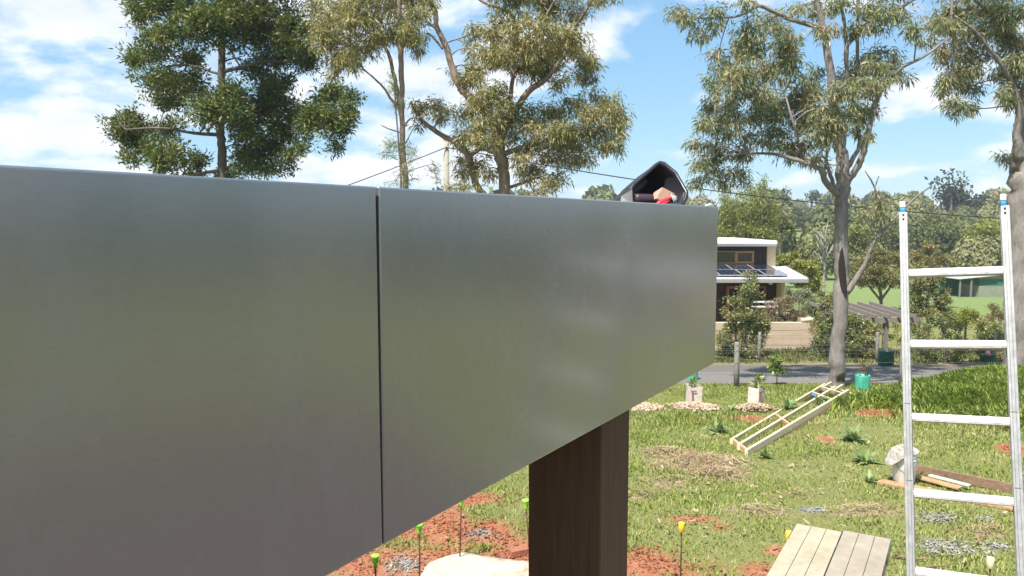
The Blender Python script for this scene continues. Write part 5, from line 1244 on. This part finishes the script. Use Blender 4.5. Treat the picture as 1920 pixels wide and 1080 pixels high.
# ------------------------------------------------------------------ bushes and garden plants beyond the road
def bush(name, label, D, clumps, lm, seed, stems, L=.09, W=.04, dens=3.8, droop=.15, cat='bush', group=None, bark=BARK_D, depth=.5, up=.2, per=8, twigs=3, gyx=None):
    return tree(name, label, cat, D, stems, clumps, lm, bark, L, W, droop, dens, depth, seed, group, twigs, per, None, True, up, 7)
bush('bush', 'pointed olive bush with reddish tips in front of the house, beside the fascia end', 27.0,
     [(1406, 520, 11, 14), (1404, 545, 18, 16), (1412, 560, 18, 14), (1388, 565, 20, 14), (1400, 585, 28, 16), (1372, 590, 16, 16), (1420, 600, 20, 18), (1385, 612, 28, 18), (1410, 625, 30, 18), (1366, 625, 20, 18), (1436, 612, 12, 12), (1375, 645, 24, 16), (1405, 650, 28, 18), (1360, 655, 16, 16), (1385, 668, 24, 12), (1350, 640, 12, 14), (1350, 668, 14, 10), (1428, 640, 12, 14)],
     LF_BUSH, 21, [[(1395, 684, 3), (1398, 640, 3), (1402, 580, 2), (1406, 525, 1)], [(1395, 670, 2), (1375, 620, 1.6), (1370, 590, 1)], [(1397, 665, 2), (1420, 620, 1.6), (1432, 610, 1)]])
bush('bush', 'dark rounded bush hugging the left side of the big gum trunk across the road', 26.6,
     [(1545, 575, 14, 14), (1560, 565, 12, 12), (1550, 600, 20, 16), (1535, 620, 16, 16), (1558, 625, 18, 18), (1540, 645, 18, 16), (1560, 655, 18, 18), (1550, 675, 18, 12), (1568, 590, 10, 14), (1530, 600, 12, 14), (1528, 660, 12, 12), (1545, 690, 16, 8)],
     LF_BUSH, 22, [[(1552, 690, 3), (1552, 640, 2.4), (1548, 580, 1)]])
bush('bush', 'leafy olive bush hugging the right side of the big gum trunk across the road', 26.8,
     [(1600, 595, 14, 12), (1612, 605, 16, 14), (1598, 625, 16, 18), (1620, 630, 16, 16), (1605, 650, 22, 16), (1628, 612, 10, 12), (1600, 672, 20, 14), (1620, 665, 12, 12), (1640, 620, 12, 10), (1632, 645, 14, 14), (1590, 640, 12, 14), (1640, 660, 10, 10)],
     LF_BUSH, 23, [[(1606, 688, 3), (1606, 640, 2.4), (1608, 600, 1)]])
bush('small_tree', 'bushy young tree with glossy leaves behind the ladder, upper one of two', 30.0,
     [(1738, 545, 18, 14), (1725, 525, 16, 14), (1750, 530, 16, 14), (1760, 555, 16, 14), (1715, 560, 16, 16), (1740, 575, 24, 16), (1722, 590, 18, 14), (1765, 580, 14, 14), (1735, 510, 12, 10), (1748, 598, 18, 12), (1710, 540, 14, 14), (1705, 580, 14, 14), (1772, 560, 16, 14), (1780, 590, 16, 14), (1758, 515, 12, 12), (1712, 610, 16, 14), (1765, 605, 18, 12)],
     LF_BUSH, 24, [[(1740, 672, 3), (1740, 600, 2.4), (1738, 530, 1)]], cat='small tree')
bush('small_tree', 'round headed young tree on a thin bare stem at the road edge, behind the ladder', 24.6,
     [(1770, 625, 22, 16), (1745, 640, 20, 16), (1790, 640, 20, 16), (1765, 600, 16, 12), (1750, 662, 20, 14), (1780, 662, 24, 14), (1800, 655, 12, 10), (1735, 668, 18, 12), (1755, 685, 20, 10), (1785, 680, 16, 10), (1725, 650, 12, 14), (1805, 635, 14, 12), (1812, 660, 12, 12), (1760, 640, 20, 14), (1720, 625, 12, 14), (1790, 615, 14, 12)],
     LF_BUSH, 25, [[(1772, 722, 3.2), (1773, 690, 2.8), (1770, 640, 2), (1766, 600, 1)], [(1765, 720, 1.4), (1760, 690, 1.2), (1750, 660, .8)]], cat='small tree', depth=.4, dens=1.4)
bush('bush', 'low dark bush beyond the road, beside the left ladder stile', 27.5,
     [(1722, 640, 14, 14), (1715, 665, 14, 14), (1735, 615, 14, 12), (1728, 680, 18, 8)], LF_BUSH, 26, [[(1722, 690, 2), (1722, 650, 1)]])
bush('bush', 'olive bush with reddish tips between right ladder stile and thick gum trunk', 27.0,
     [(1850, 625, 18, 14), (1868, 640, 20, 18), (1845, 650, 16, 14), (1878, 665, 16, 16), (1860, 672, 18, 12), (1838, 635, 10, 10), (1885, 635, 12, 16), (1830, 655, 14, 14), (1845, 610, 14, 12), (1872, 615, 14, 12), (1835, 675, 16, 10), (1880, 685, 14, 8)], LF_BUSH, 27, [[(1862, 690, 2.5), (1862, 650, 2), (1860, 620, 1)]])
bush('bush', 'small reddish bush on the far lawn left of the thick gum trunk', 36.0,
     [(1868, 580, 14, 10), (1880, 590, 14, 12), (1862, 595, 12, 8), (1890, 575, 10, 10)], LF_BRN, 28, [[(1876, 606, 2), (1876, 585, 1)]])
bush('bush', 'bright yellow green bush on the lawn edge right of the young trees', 33.0,
     [(1800, 590, 18, 10), (1820, 585, 16, 10), (1810, 602, 22, 10), (1832, 600, 10, 8), (1790, 610, 14, 8)], LF_LIME, 29, [[(1810, 625, 2), (1812, 595, 1)]])
bush('bush', 'yellow green low shrub under the pergola beams', 30.5,
     [(1632, 600, 18, 12), (1655, 610, 16, 12), (1680, 615, 16, 12), (1645, 625, 18, 12), (1690, 635, 12, 16), (1670, 632, 16, 12)], LF_LIME, 30, [[(1655, 655, 2), (1655, 620, 1)]], dens=1.2)
bush('garden_shrub', 'pinkish flowering shrub above the left of the sandy wall', 31.5,
     [(1440, 588, 20, 12), (1462, 575, 22, 14), (1480, 590, 22, 14), (1455, 598, 24, 10), (1498, 597, 16, 10), (1475, 562, 14, 8), (1508, 590, 8, 8), (1430, 600, 14, 8)], LF_PINK, 31, [[(1465, 640, 2), (1465, 590, 1)]], L=.07, W=.03)
bush('garden_shrub', 'pale grey green rounded shrub against the cream pier of the house', 33.0,
     [(1488, 552, 16, 10), (1505, 548, 14, 10), (1498, 562, 18, 10), (1478, 545, 10, 8), (1515, 558, 10, 8), (1512, 575, 14, 10)], LF_SILV, 32, [[(1498, 620, 2), (1498, 560, 1)]], L=.07, W=.03)
bush('garden_shrub', 'loose green shrub beside the pale stones at the sandy wall corner', 31.8,
     [(1520, 580, 12, 12), (1530, 590, 10, 10), (1525, 565, 12, 8), (1540, 555, 10, 10), (1530, 608, 8, 8)], LF_OLV, 33, [[(1524, 640, 2), (1525, 585, 1)]], L=.07, W=.03)
bush('garden_shrub', 'brownish low weeds bush at the foot of the sandy wall, left', 29.2,
     [(1430, 655, 14, 8), (1445, 662, 16, 8), (1425, 668, 14, 8), (1458, 668, 10, 6)], LF_PINK, 34, [[(1436, 680, 1.5), (1436, 660, 1)]], L=.10, W=.018, up=.6, dens=.9)
bush('lime_tree', 'bright lime green rounded tree immediately right of the house roofs', 42.0,
     [(1470, 482, 16, 10), (1490, 478, 14, 9), (1482, 495, 18, 12), (1502, 500, 18, 12), (1520, 498, 14, 10), (1515, 515, 20, 14), (1530, 512, 12, 12), (1535, 530, 10, 12), (1500, 520, 18, 14), (1528, 545, 12, 10), (1470, 500, 14, 12), (1505, 535, 18, 10)], LF_LIME, 35, [[(1505, 575, 3), (1505, 520, 2), (1500, 490, 1)]], L=.13, W=.065, cat='tree', dens=4.5)
bush('orchard_tree', 'spreading rusty green orchard tree with several stems, between gum trunk and ladder', 50.0,
     [(1600, 505, 22, 12), (1625, 490, 26, 14), (1655, 485, 26, 14), (1685, 490, 22, 14), (1640, 510, 32, 14), (1670, 512, 28, 14), (1610, 525, 22, 12), (1700, 510, 18, 12), (1690, 530, 16, 10), (1630, 530, 24, 10), (1660, 532, 22, 8), (1640, 475, 24, 10)], LF_BRN, 36,
     [[(1652, 568, 3), (1650, 545, 3), (1640, 520, 2)], [(1652, 562, 2.4), (1668, 540, 2), (1680, 515, 1.4)], [(1650, 562, 2.4), (1632, 540, 2), (1615, 520, 1.4)]], L=.16, W=.07, cat='tree', depth=1.2)
bush('orchard_tree', 'rusty brown tipped tree showing just right of the left ladder stile', 52.0,
     [(1715, 480, 18, 12), (1740, 470, 20, 14), (1760, 485, 20, 14), (1730, 495, 20, 14), (1755, 505, 18, 12), (1778, 500, 14, 10), (1720, 512, 16, 12)], LF_BRN, 37, [[(1740, 570, 3), (1740, 510, 2), (1742, 475, 1)]], L=.17, W=.08, cat='tree', depth=1.2)
def fake(): pass
# dense yellow-green stand of tall plumes left of the gum trunk
pl_ = []
R_ = random.Random(8)
for (x_, yt) in ((1352, 400), (1372, 385), (1392, 362), (1412, 352), (1430, 345), (1446, 372), (1362, 360)):
    y_ = yt
    while y_ < 455: pl_.append((x_ + R_.uniform(-5, 5), y_, 11 + (y_ - yt) * .06, 14)); y_ += 15
bush('bamboo_stand', 'stand of tall yellow green bamboo plumes rising behind the house roofs', 46.0, pl_, LF_YEL, 38,
     [[(1400, 560, 3), (1398, 450, 2), (1412, 365, 1)], [(1380, 560, 3), (1376, 450, 2), (1372, 392, 1)], [(1425, 560, 3), (1428, 450, 2), (1431, 350, 1)], [(1355, 560, 3), (1354, 470, 2), (1352, 405, 1)]], L=.24, W=.05, droop=.5, up=.1, cat='bamboo', depth=1.6, dens=1.5)

# ------------------------------------------------------------------ the wooded slope
def dome(px, py, rx, ry, seed, n=None):
    r = random.Random(seed); out = []
    n = n or 11
    for i in range(n):
        a = r.uniform(0, 6.28); q = math.sqrt(r.uniform(0, 1)) * .72; out.append((px + math.cos(a) * q * rx, py + math.sin(a) * q * ry * .9 - .1 * ry, rx * .42, ry * .40))
    return out
def wood(name, label, px, py, rx, ry, D, lm, seed, L=None, dens=2.2, cat='tree', n=11, up=.2):
    L = L or D * .0046
    return tree(name, label, cat, D, [[(px, py + ry * 1.5, max(2, rx * .07)), (px + 1, py + ry * .4, max(1.6, rx * .05)), (px, py - ry * .4, 1)], [(px, py + ry * .8, 1.6), (px - rx * .5, py, 1)], [(px, py + ry * .8, 1.6), (px + rx * .5, py, 1)]],
                dome(px, py, rx, ry, seed, n), lm, BARK_D, L, L * .55, .1, dens, rx / (F / D) * .5, seed, None, 2, 7, L * 1.3, True, up, 6)
wood('forest_tree', 'dark rounded tree on the slope right above the garden shed', 1775, 450, 46, 46, 100, LF_OLV, 51)
wood('forest_tree', 'broad pale green tree between the ladder stiles on the upper slope', 1745, 425, 60, 24, 118, LF_OLV, 52)
wood('forest_tree', 'bright green tree by the right ladder stile, left of the thick gum trunk', 1858, 455, 46, 46, 92, LF_LIME, 53, dens=1.7)
wood('forest_tree', 'olive tree beside the left ladder stile near the sprig on the bare limb', 1665, 445, 40, 34, 98, LF_OLV, 54)
wood('forest_tree', 'yellowish green tree immediately right of the gum trunk scar', 1610, 455, 34, 34, 90, LF_YEL, 55)
wood('forest_tree', 'light olive tree immediately left of the gum trunk scar', 1548, 465, 28, 30, 84, LF_OLV, 56)
wood('forest_tree', 'green tree over the right end of the upper house roof', 1462, 432, 26, 30, 74, LF_OLV, 57)
wood('forest_tree', 'deep green tree low on the slope behind the lime tree', 1535, 505, 20, 26, 66, LF_OLV, 58)
wood('dark_crown_tree', 'large blue dark spreading tree standing alone on the skyline, between the ladder stiles', 1785, 378, 44, 24, 168, LF_BLUE, 59, dens=2.0, n=16)
tree('dark_crown_tree', 'flat topped open crown rising above the dark skyline tree', 'tree', 166, [[(1783, 400, 3), (1782, 360, 2), (1778, 335, 1.4)], [(1782, 360, 1.4), (1760, 342, 1)], [(1782, 358, 1.4), (1805, 335, 1)]],
     [(1760, 338, 14, 5), (1775, 326, 16, 5), (1795, 332, 14, 5), (1752, 348, 12, 4), (1788, 345, 18, 6), (1808, 342, 10, 5), (1770, 352, 14, 6)], LF_BLUE, BARK_D, 1.0, .5, .1, 1.9, 1.5, 60, None, 2, 7, 1.2)
wood('forest_tree', 'bluish tree on the skyline right of the dark spreading tree', 1845, 382, 26, 20, 190, LF_BLUE, 61)
wood('forest_tree', 'reddish bare looking tree on the skyline beside the right ladder tip', 1878, 375, 20, 18, 180, LF_BRN, 62, dens=.8)
wood('forest_tree', 'small grey skyline tree left of the gum trunk', 1522, 368, 14, 9, 235, LF_BLUE, 63, n=8)
wood('forest_tree', 'low dark skyline tree touching the left of the gum trunk', 1556, 380, 13, 8, 235, LF_BLUE, 64, n=8)
for i, (px, py, lb) in enumerate(((1602, 385, 'first tiny round tree on the skyline right of the gum trunk'), (1615, 384, 'second tiny round tree on the skyline right of the gum trunk'))):
    wood('forest_tree', lb, px, py, 6, 6, 260, LF_BLUE, 65 + i, n=6)
# skyline conifer
tree('conifer', 'small dark pointed conifer on the skyline above the bamboo stand right end', 'tree', 150, [[(1475, 400, 1.4), (1475, 375, 1.2), (1475, 352, .5)]],
     [(1475, 355, 2, 4), (1475, 363, 5, 4), (1475, 371, 8, 4), (1475, 379, 10, 5), (1475, 387, 12, 5)], LF_BLUE, BARK_D, .7, .3, .4, 2.2, .5, 70, None, 2, 7, .7)
# bare twiggy tree on the slope
r_ = random.Random(12); lim = [[(1545, 520, 2.4), (1545, 490, 2), (1543, 460, 1.4), (1545, 425, .8)]]
for k in range(34):
    y0_ = r_.uniform(445, 500); x0_ = 1545 + r_.uniform(-4, 4); a_ = r_.uniform(-1, 1); l_ = r_.uniform(20, 42)
    lim.append([(x0_, y0_, 1.0, r_.uniform(-.5, .5)), (x0_ + a_ * l_ * .5, y0_ - l_ * .55, .7, r_.uniform(-1, 1)), (x0_ + a_ * l_, y0_ - l_, .45, r_.uniform(-1.5, 1.5))])
tree('bare_tree', 'pale grey leafless twiggy tree on the slope left of the gum trunk', 'tree', 62, lim, [(1540, 470, 20, 16), (1550, 445, 16, 14)], LF_SILV, plain('pale_twigs', lin(.30, .27, .24), .9), .2, .05, .1, .12, 1, 71, None, 0, 7)

# the rest of the wood: one mass
rw = np.random.default_rng(33)
def canopy(n_, L):
    u = rw.normal(0, 1, (n_, 3)); u[:, 2] = np.abs(u[:, 2]) * .9 - .15; u /= np.linalg.norm(u, axis=1)[:, None]
    lob = rw.normal(0, 1, (9, 3)); lob[:, 2] = np.abs(lob[:, 2]) * .7; lob /= np.linalg.norm(lob, axis=1)[:, None]
    b = np.max(u @ lob.T, 1); rad = .62 + .42 * np.clip((b - .55) / .45, 0, 1) ** .6
    p = u * (rad * rw.uniform(.82, 1.05, n_))[:, None]
    nrm = u + rw.normal(0, .55, (n_, 3)); nrm /= np.linalg.norm(nrm, axis=1)[:, None]
    a = np.cross(nrm, rw.normal(0, 1, (n_, 3))); a /= np.linalg.norm(a, axis=1)[:, None]; b2 = np.cross(nrm, a)
    s = L * rw.uniform(.5, 1.2, (n_, 1))
    return np.stack([p - a * s, p - b2 * s * .6, p + a * s, p + b2 * s * .6], 1)
protos = [canopy(1450, .102) for _ in range(6)]; far_protos = [canopy(300, .22) for _ in range(4)]
VV, TT = [], []
cnt = 0
while cnt < 880:
    y = 80 + 230 * rw.uniform(0, 1) ** 1.25; az_ = rw.uniform(-1.0, 1.35)
    x = y * math.tan(az_)
    if abs(x) > 420: continue
    if y < 96 and -.05 < x / y < .68 : 
        if rw.uniform() < .55: continue
    rr = rw.uniform(1.5, 3.9) * (.8 + y / 320.0); hh = rr * rw.uniform(.7, 1.45)
    zg_ = float(gz(x, y)); 
    P = (protos[rw.integers(6)] if .2 < az_ < .72 else far_protos[rw.integers(4)]).copy(); an = rw.uniform(0, 6.28); ca, sa = math.cos(an), math.sin(an)
    Q = np.stack([P[..., 0] * ca - P[..., 1] * sa, P[..., 0] * sa + P[..., 1] * ca, P[..., 2]], -1) * np.array([rr, rr, hh]) + np.array([x, y, zg_ + hh * .55])
    VV.append(Q.reshape(-1, 3)); TT.append(np.full(len(Q) * 4, rw.uniform(0, 1))); cnt += 1
for k_ in range(46):  # unseen tree belt added on the right to screen low sky from the metal
    x = rw.uniform(44, 62); y = -30 + k_ * 1.75; rr = rw.uniform(2.4, 3.6); hh = rr * 1.0; zg_ = float(gz(x, y))
    Q = far_protos[k_ % 4] * np.array([rr, rr, hh]) + np.array([x, y, zg_ + hh * .6]); VV.append(Q.reshape(-1, 3)); TT.append(np.full(len(Q) * 4, rw.uniform(0, 1)))
LF_MASS = leafmat('wooded_slope_leaves', [lin(.05, .06, .035), lin(.085, .105, .042), lin(.145, .155, .06), lin(.13, .165, .055), lin(.19, .205, .08), lin(.26, .235, .12), lin(.22, .20, .13)], .15, .6, .2, tint=.72)
tag(npmesh('wooded_slope', np.concatenate(VV), 4, LF_MASS, attrs={'tint': np.concatenate(TT)}), kind='stuff')

# ------------------------------------------------------------------ air over the valley
hm = bpy.data.materials.new('valley_air'); hm.use_nodes = True
hn = hm.node_tree.nodes; hn.remove(hn['Principled BSDF'])
pv = hn.new('ShaderNodeVolumePrincipled'); pv.inputs['Color'].default_value = (.86, .92, 1.0, 1); pv.inputs['Density'].default_value = HAZE; pv.inputs['Anisotropy'].default_value = 0.0
hm.node_tree.links.new(pv.outputs[0], hn['Material Output'].inputs['Volume'])
tag(obj('haze', MB().box(-1300, 1600, -1100, 2500, -12, 30), hm, origin=(0, 0, 0)), kind='stuff')
